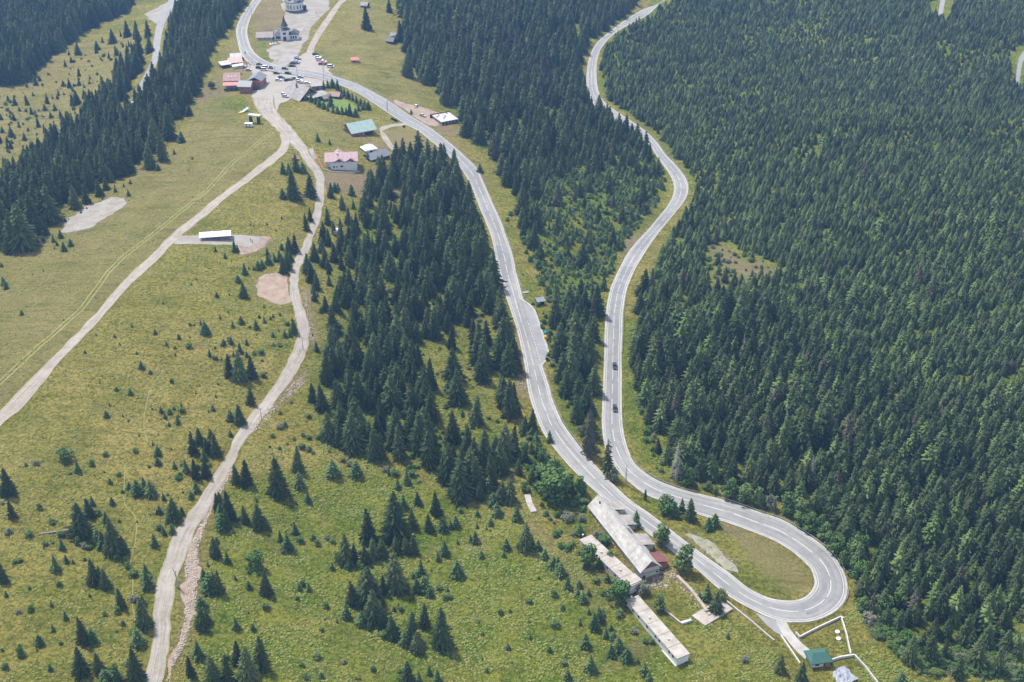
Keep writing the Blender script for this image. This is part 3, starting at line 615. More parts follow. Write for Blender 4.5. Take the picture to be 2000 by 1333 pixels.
SP = [spruce_mesh('spruce_crown', 1, .225, 25, 5, 5, .42, mat=M['spruce'], core=.36, pw=.72), spruce_mesh('spruce_crown', 2, .20, 28, 5, 4, .5, mat=M['spruce_dark'], core=.34, pw=.74),
      spruce_mesh('spruce_crown', 3, .25, 20, 5, 4, .5, .08, .08, mat=M['spruce'], core=.3, pw=.75), spruce_mesh('spruce_crown', 4, .20, 21, 4, 4, .6, .14, .18, mat=M['spruce_dark'], core=.22, pw=.7),
      spruce_mesh('spruce_crown', 5, .275, 24, 6, 5, .35, .03, .03, mat=M['spruce'], pw=.8, core=.34)]
SPB = [spruce_mesh('spruce_crown', 8, .17, 22, 5, 4, .65, .15, .25, mat=M['spruce_brown'], core=.25, pw=.65)]
PALE = [spruce_mesh('pale_crown', 41, .22, 18, 5, 4, .35, .05, .05, mat=M['pale'], mul=1.7, cap=.038, core=.35), spruce_mesh('pale_crown', 42, .28, 16, 5, 4, .3, .05, .05, mat=M['pale'], mul=1.7, cap=.038, core=.35)]
YG = [spruce_mesh('young_crown', 11, .27, 15, 7, 5, .15, .03, .02, mat=M['young'], mul=1.5, cap=.05, core=.5, pw=.7), spruce_mesh('young_crown', 12, .36, 13, 7, 5, .12, .03, .05, mat=M['young'], mul=1.5, cap=.05, core=.55, pw=.62), spruce_mesh('young_crown', 13, .22, 16, 7, 5, .2, .04, .02, mat=M['young'], mul=1.5, cap=.05, core=.5)]
TRK_ = trunk_mesh('trunk', seed=1); TRY = trunk_mesh('trunk', .9, .02, seed=2); DEAD = dead_mesh('dead_crown', 3); TRD = trunk_mesh('dead_trunk', .98, .013, M['deadwood'], 4)
SPARSE = spruce_mesh('sparse_crown', 21, .15, 20, 4, 3, .5, .2, .35, mat=M['spruce_dark'], core=0, pw=.55)
LF = [leafy_mesh('leafy_crown', 31, M['leaf']), leafy_mesh('leafy_crown', 32, M['leaf'], 20, 50, .5, .05), leafy_mesh('leafy_crown', 33, M['leaf_grey'], 16, 45, .5, .05)]
LFT = leafy_trunk('trunk', 5)
# hand-read trees: frame (x0, y0, scale) then (zx, zy of the base, height) in that frame's pixels
FR = {'A': (0,900,3.078), 'B': (400,900,3.078), 'C': (0,500,3.332), 'D': (300,400,4.9925), 'E': (0,250,4.3), 'T': (400,0,4.9925), 'F': (0,0,4.), 'W': (550,150,4.9925), 'G': (850,700,3.3325), 'H': (1080,930,3.3075), 'I': (1150,650,3.333), 'J': (1600,900,3.078), 'K': (1380,1000,4.0025)}
HT = {
'A': [(55,205,160),(75,350,110),(20,740,130),(470,80,75),(395,35,50),(660,140,35),(675,270,50),(775,170,45),(825,205,90),(865,150,55),(910,210,95),(985,240,50),(960,325,50),(1045,360,130),(1095,330,50),(1035,440,60),(490,450,200),(540,340,110),(555,270,60),(640,380,70),(700,560,220),(590,490,90),(470,500,50),(375,540,75),(335,670,100),(400,620,50),(440,625,30),(570,745,150),(640,770,120),(730,890,120),(880,700,80),(890,770,110),(870,1000,180),(860,870,70),(310,880,40),(395,955,60),(320,1025,45),(240,1110,65),(505,1100,160),(560,1100,80),(490,1290,160),(600,1280,130),(830,1110,100),(825,1330,210),(700,1340,110),(640,1345,90),(305,1270,40),(40,830,40),(265,545,20),(230,590,12),(930,520,80),(985,450,60),(1180,190,70),(1150,230,50),(950,30,50),(1050,50,50),(1120,70,90),(1180,110,130),(1240,100,120),(1310,300,110),(1370,350,150),(1340,420,100),(1290,560,110),(1365,615,60),(1230,740,90),(1300,790,120),(1215,1010,130),(1215,900,80),(1150,1290,130),(1190,1180,100),(1290,1340,170),(1250,640,30),(540,825,25),(180,785,25),(570,100,12),(765,215,15),(905,345,20),(825,380,20),(610,740,110),(660,560,130),(620,520,100),(1330,360,100),(1010,380,50),(745,560,110)],
'B': [(250,150,150),(190,140,110),(440,200,230),(560,70,150),(95,300,110),(150,360,180),(130,410,120),(330,410,150),(245,380,110),(370,420,80),(545,440,75),(455,490,70),(500,540,100),(135,615,70),(60,580,120),(80,800,140),(30,790,110),(370,810,140),(265,780,50),(190,1010,75),(290,1020,45),(15,980,90),(570,165,90),(620,250,70),(770,100,100),(910,100,90),(1105,95,45),(1160,180,60),(1215,150,95),(985,480,210),(1150,470,290),(1280,270,80),(1195,290,90),(1250,410,130),(1350,430,110),(1395,330,150),(1430,420,80),(1510,400,70),(845,610,180),(900,600,110),(970,620,120),(1010,600,140),(1065,580,120),(1150,560,110),(1255,560,110),(1205,560,110),(1150,770,240),(985,850,230),(890,860,150),(1020,960,200),(1070,1000,140),(1130,1060,140),(1075,800,120),(945,990,90),(850,945,100),(795,975,35),(990,1020,60),(1200,1110,90),(1275,1150,130),(1245,1080,180),(1320,1000,150),(1425,1120,250),(1165,890,40),(1300,690,100),(1320,780,95),(1275,790,90),(1355,820,60),(1345,610,20),(1440,570,90),(1400,600,60),(1520,700,100),(1460,790,35),(765,655,50),(865,650,55),(570,790,45),(625,790,50),(140,1340,180),(60,1345,170),(340,1250,200),(260,1320,200),(200,1220,150),(1220,1345,150),(1290,1345,90),(1400,1345,100),(1350,1290,60),(910,1325,25),(310,250,35),(260,920,20),(950,760,110),(1040,860,130),(1000,940,120)],
'C': [(40,225,55),(140,385,35),(1410,270,35),(1245,200,18),(1590,130,70),(1550,180,50),(1585,275,100),(1465,25,30),(1570,445,50),(1515,465,40),(1335,510,80),(1310,460,40),(1165,540,40),(1095,598,15),(1140,652,25),(920,740,50),(650,835,22),(850,910,42),(715,985,30),(695,1062,45),(800,1055,20),(835,1083,22),(990,1010,25),(1015,1010,15),(1048,1025,40),(1075,1060,45),(1100,1105,30),(1155,1090,55),(1180,985,25),(1275,905,22),(1300,850,18),(1405,925,25),(1385,1010,40),(1358,1022,20),(1365,660,55),(1400,608,20),(1455,580,40),(1505,575,50),(1560,630,70),(1605,580,40),(1605,660,40),(1520,655,40),(1560,815,190),(1500,795,160),(1500,1070,70),(1565,1100,130),(1630,970,120),(1640,800,150),(1500,1180,45),(995,1240,30),(1030,1300,60),(1260,1290,150),(1300,1230,110),(1410,1300,150),(1350,1290,110),(1330,1333,80),(1030,1170,12),(15,432,8),(215,130,10),(285,110,12),(800,1270,12),(1010,1320,40),(1380,1260,130)],
'D': [(605,475,55),(700,535,55),(760,565,20),(790,465,120),(820,465,70),(945,220,30),(1105,215,35),(1165,130,15),(1250,150,40),(1380,145,15),(1195,270,35),(1490,260,170),(1530,170,140),(1330,480,160),(1385,470,180),(1250,450,65),(1270,680,180),(1310,640,190),(1110,500,80),(1130,590,90),(1020,640,90),(1060,620,80),(890,690,110),(930,640,40),(815,635,25),(975,650,60),(830,770,70),(880,905,150),(370,795,15),(620,905,45),(1075,1020,35),(860,1170,75),(770,1200,60),(1000,1220,90),(1080,1155,65),(1140,1125,40),(505,1260,110),(460,1190,50),(245,1305,50),(640,1140,12),(710,1200,12),(1330,1290,90),(1370,1260,160),(1220,1240,30),(1570,560,180),(1500,680,200),(1640,390,170),(1700,200,180),(1590,840,170),(1600,910,60),(1630,1070,60),(1550,1290,30),(1110,590,110),(1180,560,90),(1230,560,110),(1300,560,130),(1160,1290,50),(1280,1290,80),(1340,560,120)],
'E': [(1525,125,95),(1465,235,50),(1260,350,230),(1370,290,250),(1330,370,60),(1615,275,30),(1585,365,25),(1095,480,45),(1040,510,35),(1080,580,60),(970,550,70),(940,470,110),(895,530,110),(840,580,150),(725,640,170),(860,610,40),(730,690,25),(680,725,30),(550,800,40),(575,780,20),(440,820,60),(400,910,90),(510,935,75),(450,970,70),(480,995,40),(455,1020,25),(540,1040,80),(595,1000,65),(325,1000,60),(365,970,60),(75,1070,120),(180,1090,30),(130,1090,20),(635,685,200),(430,800,320),(200,1020,380),(300,900,360),(110,1040,300),(15,1180,40),(35,1333,70),(205,1240,12),(275,1245,15),(365,1215,20)],
'T': [(1580,300,240),(1910,410,220),(1800,130,150),(1990,760,260),(1960,740,200),(1160,880,90),(1200,870,90),(1245,862,90),(1300,890,110),(1330,920,80),(1360,950,90),(1400,970,85),(1440,990,85),(1480,1010,85),(1520,1040,80),(1560,1060,80),(1600,1080,80),(1040,1010,80),(1080,1030,80),(1120,1050,80),(1160,1070,80),(1200,1090,80),(1250,1110,80),(1295,1120,80),(1340,1125,85),(1380,1130,80),(1415,1140,130),(1470,1150,90),(1500,1095,80),(1540,1085,75),(1585,1090,75),(1230,1050,130),(985,1000,60),(110,290,90),(160,215,70),(1730,610,12),(1850,800,15)],
'F': [(1000,300,150),(910,450,100),(885,350,130),(800,340,60),(760,400,80),(610,440,120),(560,500,60),(510,530,70),(540,440,50),(545,700,90),(620,680,80),(600,830,130),(660,780,80),(570,830,100),(210,690,50),(280,670,100),(310,640,50),(120,830,90),(215,830,100),(370,820,90),(65,800,60),(150,880,40),(300,1000,100),(400,930,60),(90,1080,100),(150,1010,60),(290,1070,30),(300,1175,35),(70,1290,45),(155,1140,25),(75,1200,30),(450,780,50),(500,750,30),(540,590,30),(620,570,25),(430,870,70),(1080,330,150),(1160,300,150),(1100,430,150),(1170,420,150),(1480,915,100),(1420,1120,90),(350,870,60),(480,920,50),(520,940,50),(260,760,40),(20,1050,60),(400,990,30),(700,620,40),(660,700,50)],
'W': [(355,650,90),(470,680,60),(1340,840,320),(1180,850,240),(1590,800,150),(1680,900,200),(1265,375,50),(1905,680,35),(1930,940,90),(1760,1040,80),(840,810,70),(940,860,90),(985,950,190),(1070,1080,180),(145,930,180),(210,940,110),(75,950,110),(15,960,120),(120,1210,300),(285,1180,220),(10,1200,100),(520,1130,90),(550,1110,70),(480,1190,150),(590,1300,150),(685,1160,110),(860,1150,250),(1500,1000,330),(1620,1180,330),(1430,1100,300),(1090,900,130),(1250,1000,260),(1340,1100,200)],
'G': [(745,550,80),(630,470,150),(660,560,90),(275,1030,50),(335,1120,35),(360,1090,50),(405,1030,100),(530,1060,110),(465,1250,75),(445,1300,45),(300,1300,50),(260,1200,80),(230,1200,60),(40,1120,90),(130,1100,80),(100,1110,60),(60,1270,90),(175,385,50),(270,410,80),(240,460,50),(200,460,35),(305,440,45),(85,540,70),(30,530,40),(80,220,80),(590,1250,180),(630,1230,80),(715,1310,70),(290,920,130),(380,960,90),(430,940,140),(490,940,170),(350,860,100),(160,900,260),(60,800,200),(190,650,150),(330,720,270),(380,700,150),(450,660,250),(500,640,150),(570,1230,100),(670,1250,70)],
'H': [(170,385,75),(210,1105,95),(240,1265,110),(175,970,45),(95,1320,70),(30,620,100),(50,650,90),(95,740,80),(170,730,50),(160,790,60),(195,820,70),(230,780,50),(230,900,40),(265,990,110),(295,940,90),(320,910,50),(340,1040,80),(375,1000,50),(390,1060,60),(420,1130,100),(375,1170,90),(480,1200,90),(545,1210,40),(590,1280,80),(620,1320,60),(300,600,60),(350,690,60),(535,330,110),(780,270,110),(830,240,100),(885,290,150),(1000,350,90),(1045,330,90),(1050,880,140),(995,800,110),(1130,1060,40),(945,790,40),(0,600,80)],
'I': [(1180,200,90),(640,870,150)],
'J': [(400,990,130),(470,1030,150),(560,960,120),(540,1220,180),(660,1200,200),(750,1180,120),(830,1320,150),(940,1240,200),(1060,1270,180),(490,1340,80),(980,1340,50),(260,820,180),(340,810,150),(870,1110,200),(720,960,220),(400,680,230),(900,1150,150),(1000,1130,160),(1120,1150,150),(1180,1190,130),(610,1150,130),(760,1080,140),(690,1060,130),(1200,1330,110)],
'K': [(740,1320,160),(575,1250,150),(165,1000,50)],
}
LEAFY = [('G',780,920,200,1.,1),('G',940,890,120,.9,0),('G',700,800,110,1.,1),('G',690,700,90,1.,0),('G',780,790,110,1.,1),('G',860,860,110,1.,0),('G',585,870,60,1.,1),('G',1160,800,90,.8,2),('H',700,450,140,.9,0),('H',850,620,180,.8,0),('H',425,800,130,1.,1),('H',230,590,135,.75,1),('H',730,240,105,1.,1),('H',690,860,100,.9,0),('H',580,745,75,1.2,2),('H',1085,795,60,1.,1),('H',100,290,60,1.3,2),('H',190,290,45,1.2,2),('H',330,440,60,1.3,1),('H',380,540,50,1.2,1),('H',290,400,50,1.2,2),
 ('B',305,640,95,1.,1),('A',130,1180,55,1.,0),('C',430,1333,70,1.3,1),('C',1230,600,30,1.4,1),('I',920,1080,130,.9,0),('I',1000,1100,110,1.,1),('I',1100,1130,120,.9,0),('I',1180,1150,100,.8,2),('I',1290,1180,140,.9,0),('I',1350,1195,110,1.,1),('I',1440,1290,120,1.,0),('I',1380,1260,90,1.,1),('I',780,1030,60,1.,0),('I',650,1000,120,.8,0),('I',680,880,70,1.,1),('I',820,1050,50,1.,1),
 ('J',30,470,100,1.,0),('J',100,560,100,.9,1),('J',160,470,140,.8,0),('J',200,590,90,1.,1),('J',260,560,110,.9,0),('J',230,700,100,1.,1),('J',280,900,70,1.,1),('J',380,900,90,1.2,1),('J',440,960,70,1.2,0),('J',300,970,60,1.4,2),('J',500,880,90,1.,1),('J',1080,1080,60,1.4,0),('J',1180,1120,60,1.4,1),('J',520,1090,60,1.2,1),('K',300,1170,40,1.4,2),('K',880,170,150,.8,0),('K',970,290,130,.8,1),('K',1060,420,120,.8,0),
 ('T',70,870,70,1.,1),('T',1850,410,60,1.2,1),('A',65,1320,1,.1,0),('B',640,130,1,.1,0)]
def to_m(px, py, hp):        # photo-pixel height -> metres for something standing at that spot
    s = FPX/((lambda v: CAMH/(sp_+v*cp))((py-H_/2)/FPX)); v = (py-H_/2)/FPX
    return hp/(s*(cp-v*sp_))
ROADC = np.concatenate([np.concatenate([(L+Rr)/2, np.linalg.norm(L-Rr, axis=1)[:,None]/2], 1) for L, Rr in TRACKS])
nogo = blur(roadmask, 1) > .05
for k, P in PADW.items():
    if k not in ('ochre','rubble_strip'): nogo |= inpoly(GX, GY, P)
BLOCK = [[(626,330),(632,280),(705,282),(705,345)],[(675,272),(678,228),(738,228),(740,272)],[(708,318),(708,280),(768,282),(770,318)],[(565,205),(565,160),(640,165),(640,205)],[(430,190),(430,100),(512,100),(512,190)],[(490,88),(490,30),(600,30),(600,88)],[(820,250),(820,205),(905,210),(900,250)],[(382,480),(382,440),(458,440),(458,480)],
 [(1128,1062),(1150,985),(1165,960),(1195,985),(1260,1060),(1295,1120),(1290,1150),(1250,1150),(1235,1170),(1355,1290),(1340,1320),(1320,1310),(1215,1190),(1125,1070)],[(1575,1320),(1575,1265),(1635,1265),(1635,1320)]]
for P in BLOCK:
    a = np.array(P, float); x, y = G(a[:,0], a[:,1]); nogo |= inpoly(GX, GY, np.stack([x,y],1))
def blocked(x, y):
    i = np.clip(((np.asarray(x)-UX[0])/GS+.5).astype(int), 0, len(UX)-1); j = np.clip(((np.asarray(y)-UY[0])/GS+.5).astype(int), 0, len(UY)-1)
    return nogo[j, i]
trees = []      # (x, y, h, widthfactor, protoset, where)
for k, L in HT.items():
    x0, y0, s_ = FR[k]; a = np.array(L, float); px = x0+a[:,0]/s_; py = y0+a[:,1]/s_-2; hp = a[:,2]/s_*.96
    gx, gy = G(px, py); hm = to_m(px, py, hp)
    for i in range(len(L)):
        if i > -1: trees.append([gx[i], gy[i], hm[i], RS.uniform(1.0,1.32), 'Y' if hm[i] < 7.5 else 'S', 1])
HANDN = len(trees)
# dense woods: jittered grid, pixel polygons decide
def dense(poly, spacing, hfun, wf=(.85,1.15), prob=None, setf=None, where=0, yr=(150,1400), mind=None):
    a = np.array(poly, float); x, y = G(a[:,0], np.clip(a[:,1], -120, 1420)); P = np.stack([x, y], 1)
    xs = np.arange(P[:,0].min(), P[:,0].max(), spacing); ys = np.arange(P[:,1].min(), P[:,1].max(), spacing*.87)
    X, Y = np.meshgrid(xs, ys); X = X+(np.arange(len(ys))%2)[:,None]*spacing/2
    X = (X+RS.uniform(-.42,.42,X.shape)*spacing).ravel(); Y = (Y+RS.uniform(-.42,.42,Y.shape)*spacing).ravel()
    m = inpoly(X, Y, P) & ~blocked(X, Y); X, Y = X[m], Y[m]
    pr = prob(X, Y) if prob else np.ones(len(X)); m = RS.rand(len(X)) < pr; X, Y = X[m], Y[m]
    px, py, sc = project(X, Y, hsm(X, Y))
    m = (px > -60) & (px < 2060) & (py > -110) & (py < 1440); X, Y, px, py = X[m], Y[m], px[m], py[m]
    Hh = hfun(X, Y, px, py)
    for i in range(len(X)):
        trees.append([X[i], Y[i], Hh[i], RS.uniform(*wf), setf(px[i], py[i], Hh[i]) if setf else ('S' if Hh[i] > 5 else 'Y'), where])
def rn(n, a, b): return RS.uniform(a, b, n)
def interp(px, py, pts):       # smooth blend of values given at photo pixels
    num = 0; den = 0
    for a, b, c in pts:
        wt = 1/((px-a)**2+(py-b)**2+3000.)**1.5; num = num+wt*c; den = den+wt
    return num/den
CLEAR1 = [(1375,478),(1425,474),(1445,492),(1500,508),(1545,530),(1500,545),(1455,560),(1430,590),(1412,600),(1390,570),(1372,530)]
CLEAR2 = [(1408,642),(1435,636),(1436,660),(1415,668)]
CL = []
for P in (CLEAR1, CLEAR2):
    a = np.array(P, float); x, y = G(a[:,0], a[:,1]); CL.append(np.stack([x,y],1))
def p_right(X, Y):
    p = np.full(len(X), .97) - .22*(vnoise(X, Y, 30, 41) > .68)
    for P in CL: p = np.where(inpoly(X, Y, P), .07, p)
    return p
HR = [(1500,100,8.5),(1900,100,9.5),(1500,300,8.5),(1400,200,8.),(1900,300,9),(1400,420,8.5),(1700,450,8.5),(1960,500,9),(1500,540,8),(1330,560,9),(1260,600,15),(1300,700,18),(1450,650,13),(1600,640,10),(1750,650,9.5),(1950,700,9),(1400,800,19),(1550,800,18),(1700,850,13),(1850,850,10.5),(1500,930,18),(1650,980,17.5),(1800,1000,16),(1950,1000,15),(1750,1150,15),(1900,1200,13),(1290,880,12),(1450,955,10),(1720,1220,9)]
RLOW = [p for p in F_RIGHT]
F_R_UP = [(1296,-30),(1240,50),(1204,66),(1182,95),(1172,130),(1172,175),(1205,212),(1262,244),(1300,280),(1330,318),(1356,372),(1346,410),(1318,455),(1290,500),(1270,545),(1340,560),(1430,600),(1560,640),(1700,720),(1800,800),(1900,870),(2100,980),(2300,900),(2300,-100),(1600,-120)]
F_R_LO = [(1270,545),(1262,560),(1245,610),(1238,690),(1242,740),(1262,830),(1285,885),(1320,930),(1400,948),(1470,962),(1540,985),(1600,1020),(1640,1060),(1672,1110),(1690,1165),(1700,1210),(1745,1240),(1800,1232),(1860,1225),(1920,1250),(2010,1215),(2100,1200),(2100,980),(1900,870),(1800,800),(1700,720),(1560,640),(1430,600),(1340,560)]
clump = lambda X, Y: .62+.5*vnoise(X, Y, 17, 51)+.32*vnoise(X, Y, 60, 52)
dense(F_R_UP, 3.45, lambda X, Y, px, py: (.62+.12*smooth((py-300)/300))*interp(px, py, HR)*rn(len(X), .65, 1.15)*clump(X, Y)*np.where(RS.rand(len(X)) < .035, 1.6, 1), (1.15,1.65), p_right, lambda px, py, h: 'P' if RS.rand() < .42 else 'B' if RS.rand() < .04 else 'D' if RS.rand() < .006 else 'S', 2)
dense(F_R_LO, 4.9, lambda X, Y, px, py: interp(px, py, HR)*rn(len(X), .55, 1.1)*clump(X, Y), (1.0,1.35), p_right, lambda px, py, h: 'P' if RS.rand() < .20 else 'B' if RS.rand() < .05 else 'D' if RS.rand() < .012 else 'S', 2)
HMID = [(820,60,20),(900,150,20),(900,220,19),(1000,60,17),(1050,150,18),(960,300,19),(1000,250,19),(1100,250,16),(1130,40,14),(1200,20,13),(1050,380,14),(1120,400,9),(1200,320,13),(1290,370,11),(1040,440,18),(1200,480,16),(1080,520,15),(1130,540,11),(1100,600,17),(1150,640,16),(1120,740,19),(1150,800,10)]
def p_mid(X, Y):
    px_, py_, _ = project(X, Y, hsm(X, Y)); yg = smooth((py_-300)/80)*smooth((640-py_)/90)*smooth((px_-1015)/40)
    return np.where(vnoise(X, Y, 24, 61) > .30, .9, .45)*(1-.86*yg)
dense(F_MID, 5.6, lambda X, Y, px, py: interp(px, py, HMID)*rn(len(X), .5, 1.15), (1.0,1.35), p_mid, lambda px, py, h: 'B' if RS.rand() < .08 else 'S', 3)
dense([(1000,300),(1130,240),(1290,300),(1300,400),(1200,500),(1180,640),(1090,640),(1020,480)], 3.6, lambda X, Y, px, py: rn(len(X), 2.2, 6.2), (1.1,1.6), lambda X, Y: .30+.5*(vnoise(X, Y, 14, 77) > .42), lambda px, py, h: 'P' if RS.rand() < .85 else 'Y', 3)
HST = [(760,340,16),(850,340,18),(900,400,18),(800,450,16),(700,480,10),(900,520,17),(740,560,14),(850,620,14),(960,600,18),(680,700,14),(780,720,15),(900,640,13),(960,740,19),(700,840,17),(820,860,17),(900,900,16),(980,880,14)]
GAPS = [([(790,672),(860,662),(905,660),(915,690),(890,735),(858,760),(830,740),(812,700)], .12),([(845,760),(900,720),(970,780),(1000,820),(985,850),(930,900),(880,905),(850,870),(832,830)], .10),([(670,440),(700,430),(715,500),(700,540),(655,560),(640,520)], .3),([(700,640),(735,690),(750,760),(720,800),(700,740)], .5)]
GPW = []
for P, g in GAPS:
    a = np.array(P, float); x, y = G(a[:,0], a[:,1]); GPW.append((np.stack([x,y],1), g))
def p_st(X, Y):
    p = np.full(len(X), .72)-.35*(vnoise(X, Y, 20, 71) > .62)
    for P, g in GPW: p = np.where(inpoly(X, Y, P), g, p)
    return p
dense(F_STAND, 5.6, lambda X, Y, px, py: interp(px, py, HST)*rn(len(X), .55, 1.15), (1.,1.25), p_st, None, 4)
dense([(600,470),(640,440),(700,400),(715,450),(680,520),(660,600),(640,680),(608,690),(612,600),(600,540)], 6., lambda X, Y, px, py: rn(len(X), 4, 12), (1.,1.3), lambda X, Y: np.full(len(X), .42), None, 4)
dense([(1008,800),(1040,830),(1060,880),(1100,930),(1040,960),(1010,930)], 4.5, lambda X, Y, px, py: rn(len(X), 3, 8), (1.,1.4), lambda X, Y: np.full(len(X), .6), None, 4)
# wood beyond the meadow crest and the far wood
F_LEFT = [(-60,500),(0,478),(40,470),(95,432),(130,400),(190,362),(250,338),(290,310),(335,270),(355,225),(375,190),(400,140),(412,110),(425,80),(455,40),(485,-10),(520,-60),(350,-60),(335,20),(325,70),(300,100),(215,190),(150,255),(110,290),(60,330),(0,380),(-60,420)]
dense(F_LEFT, 6.4, lambda X, Y, px, py: rn(len(X), 12, 20), (.95,1.25), lambda X, Y: np.full(len(X), .93), None, 5)
dense([(-60,-110),(300,-110),(270,-10),(250,25),(200,45),(150,70),(120,100),(75,130),(60,155),(30,170),(-60,170)], 5.8, lambda X, Y, px, py: rn(len(X), 14, 22), (1.,1.3), lambda X, Y: np.full(len(X), .85), None, 6)
dense([(-20,190),(100,170),(200,90),(270,50),(300,110),(230,180),(140,240),(90,290),(-20,340)], 7, lambda X, Y, px, py: rn(len(X), 2, 7), (1.,1.4), lambda X, Y: .10+.35*(vnoise(X, Y, 25, 81) > .6), None, 6)
dense([(235,130),(290,100),(300,150),(262,175),(225,200),(190,205),(165,215),(200,180)], 6, lambda X, Y, px, py: rn(len(X), 7, 15), (1.,1.2), lambda X, Y: np.full(len(X), .55), None, 6)
# saplings sprinkled over the meadows
dense([(0,560),(300,560),(480,520),(560,640),(560,720),(430,900),(330,1060),(290,1330),(0,1333)], 8.5, lambda X, Y, px, py: rn(len(X), .7, 2.6), (1.2,1.7), lambda X, Y: .10+.55*(vnoise(X, Y, 30, 91) > .62), None, 7)
dense([(400,980),(640,930),(900,990),(1000,1040),(1100,1120),(1300,1333),(420,1333)], 7.5, lambda X, Y, px, py: rn(len(X), .6, 2.8), (1.2,1.7), lambda X, Y: .10+.4*(vnoise(X, Y, 25, 93) > .66), None, 8)
A_ = np.array([[t[0], t[1], t[2], t[3]] for t in trees]); TZ = Z(A_[:,0], A_[:,1])
tpx, tpy, tsc = project(A_[:,0], A_[:,1], TZ); tqx, tqy, _ = project(A_[:,0], A_[:,1], TZ+A_[:,2])
hpx = np.hypot(tqx-tpx, tqy-tpy)
inview = (tpx > 2) & (tpx < 1998) & (tpy-hpx*.6 > 0) & (tpy-hpx*.4 < 1330)
isY = np.array([t[4] == 'Y' for t in trees]); hand = np.arange(len(trees)) < HANDN
score = np.where(inview, hpx*(1+.1*hand), -1)
pick = {}
for flag, nm in ((False, 'spruce_tree'), (True, 'young_spruce')):
    ids = [i for i in np.argsort(-score) if isY[i] == flag and score[i] > 0 and trees[i][4] != 'D'][:290]; pick[nm] = ids
WHERE = {2: 'in the dense east wood', 3: 'between the two roads', 4: 'in the central stand', 5: 'beyond the meadow crest', 6: 'on the far valley side', 7: 'on the olive meadow', 8: 'in the green clearing'}
def area(px, py, wh):
    if wh != 1: return WHERE[wh]
    if px > 1660: return 'below the east wood'
    if py < 250 and px < 300: return 'on the far valley side'
    if 600 < px < 725 and 150 < py < 235: return 'in the lodge hedge'
    if py < 130: return 'on the chapel meadow'
    if py < 520 and px < 360: return 'at the meadow crest'
    if px < 470 and py > 480 and px < 300+(1333-py)*.2+120: return 'on the olive meadow'
    if py > 880 and px < 1020: return 'in the green clearing'
    if px > 1330: return 'near the hairpin'
    if px > 1060 and py > 960: return 'near the barracks'
    if px > 940: return 'beside the asphalt road'
    if px < 640: return 'beside the dirt road'
    return 'in the central stand'
def size_word(h): return 'tiny' if h < 1.6 else 'low' if h < 3.2 else 'small' if h < 6 else 'mid-sized' if h < 12 else 'tall' if h < 19 else 'towering'
taken = set()
ONES = ['zero','one','two','three','four','five','six','seven','eight','nine','ten','eleven','twelve','thirteen','fourteen','fifteen','sixteen','seventeen','eighteen','nineteen']
TENS = ['','','twenty','thirty','forty','fifty','sixty','seventy','eighty','ninety']
def spell(v):
    v = int(max(0, min(99, round(v)))); return ONES[v] if v < 20 else TENS[v//10]+('-'+ONES[v%10] if v%10 else '')
ORD = ['nearest','second nearest','third nearest','fourth nearest','fifth nearest','sixth nearest','seventh nearest']
LMK = [('white villa',665,310,'A'),('teal roofed house',710,250,'B'),('white picnic shelter',420,460,'C'),('earth pit',528,565,'D'),('grey gravel clearing',185,425,'E'),('fallen log',110,1041,'F'),
 ('bus bay',1045,640,'G'),('flat roofed barrack',1285,1225,'H'),('gabled barrack',1220,1045,'I'),('green gatehouse',1602,1285,'J'),('hairpin tip',1655,1140,'K'),('white trailer',657,451,'L'),
 ('concrete slab site',865,230,'M'),('caravan',486,248,'N'),('chapel',575,20,'O'),('small red cabin',686,118,'P'),('dirt road fork',560,275,'Q'),('lodge',600,185,'R'),('leaning power pole',350,1150,'S'),
 ('concrete trough',1032,985,'T'),('walled plot',1640,1240,'U'),('ruined wall',1350,1170,'V'),('stone bank',385,1090,'W'),('orange road bank',1235,480,'X'),('valley junction',300,35,'Y')]
def side(dx, dy):
    a = math.degrees(math.atan2(-dy, dx)) % 360
    return ['right of','above and right of','above','above and left of','left of','below and left of','below','below and right of'][int(((a+22.5) % 360)//45)]
allpt = [(tpx[i], tpy[i], isY[i], i) for i in range(len(trees)) if inview[i]]
def rank_of(i, q):
    _, lx, ly, _ = q; d0 = math.hypot(tpx[i]-lx, tpy[i]-ly); sd_ = side(tpx[i]-lx, tpy[i]-ly)
    xs = APT[:,0]-lx; ys = APT[:,1]-ly; m = (np.hypot(xs, ys) < d0-1e-6) & (APT[:,2] == isY[i]); n_ = 0
    for dx, dy in zip(xs[m], ys[m]):
        if side(dx, dy) == sd_: n_ += 1
        if n_ > 6: break
    return n_, sd_
APT = np.array([[t[0], t[1], t[2]] for t in allpt], float)
labels_made = {}
order = [(nm, i) for nm, ids in pick.items() for i in ids]
for nm, i in order:
    t = trees[i]; h = t[2]; kind = 'browning spruce' if t[4] == 'B' else 'young spruce' if t[4] == 'Y' else 'spruce'; lab = None
    if i < HANDN:
        for q in sorted(LMK, key=lambda q: math.hypot(tpx[i]-q[1], tpy[i]-q[2]))[:3]:
            if math.hypot(tpx[i]-q[1], tpy[i]-q[2]) > 260: break
            n_, sd_ = rank_of(i, q)
            if n_ < 7:
                c_ = '%s %s, the %s one %s the %s' % (size_word(h), kind, ORD[n_], sd_, q[0])
                if c_ not in taken: lab = c_; break
    if lab is None:
        base = '%s %s %s, ' % (size_word(h), kind, area(tpx[i], tpy[i], t[5])); tail = '%s percent across, %s down the photo' % (spell(tpx[i]/20), spell(tpy[i]/13.33))
        for pre in ('', 'slender ', 'broad ', 'rear ', 'front ', 'inner ', 'outer '):
            if (pre == 'slender ') and t[3] > 1.12 or (pre == 'broad ') and t[3] < 1.12: continue
            c_ = pre+base+tail
            if c_ not in taken: break
        lab = c_
    taken.add(lab); labels_made[i] = lab
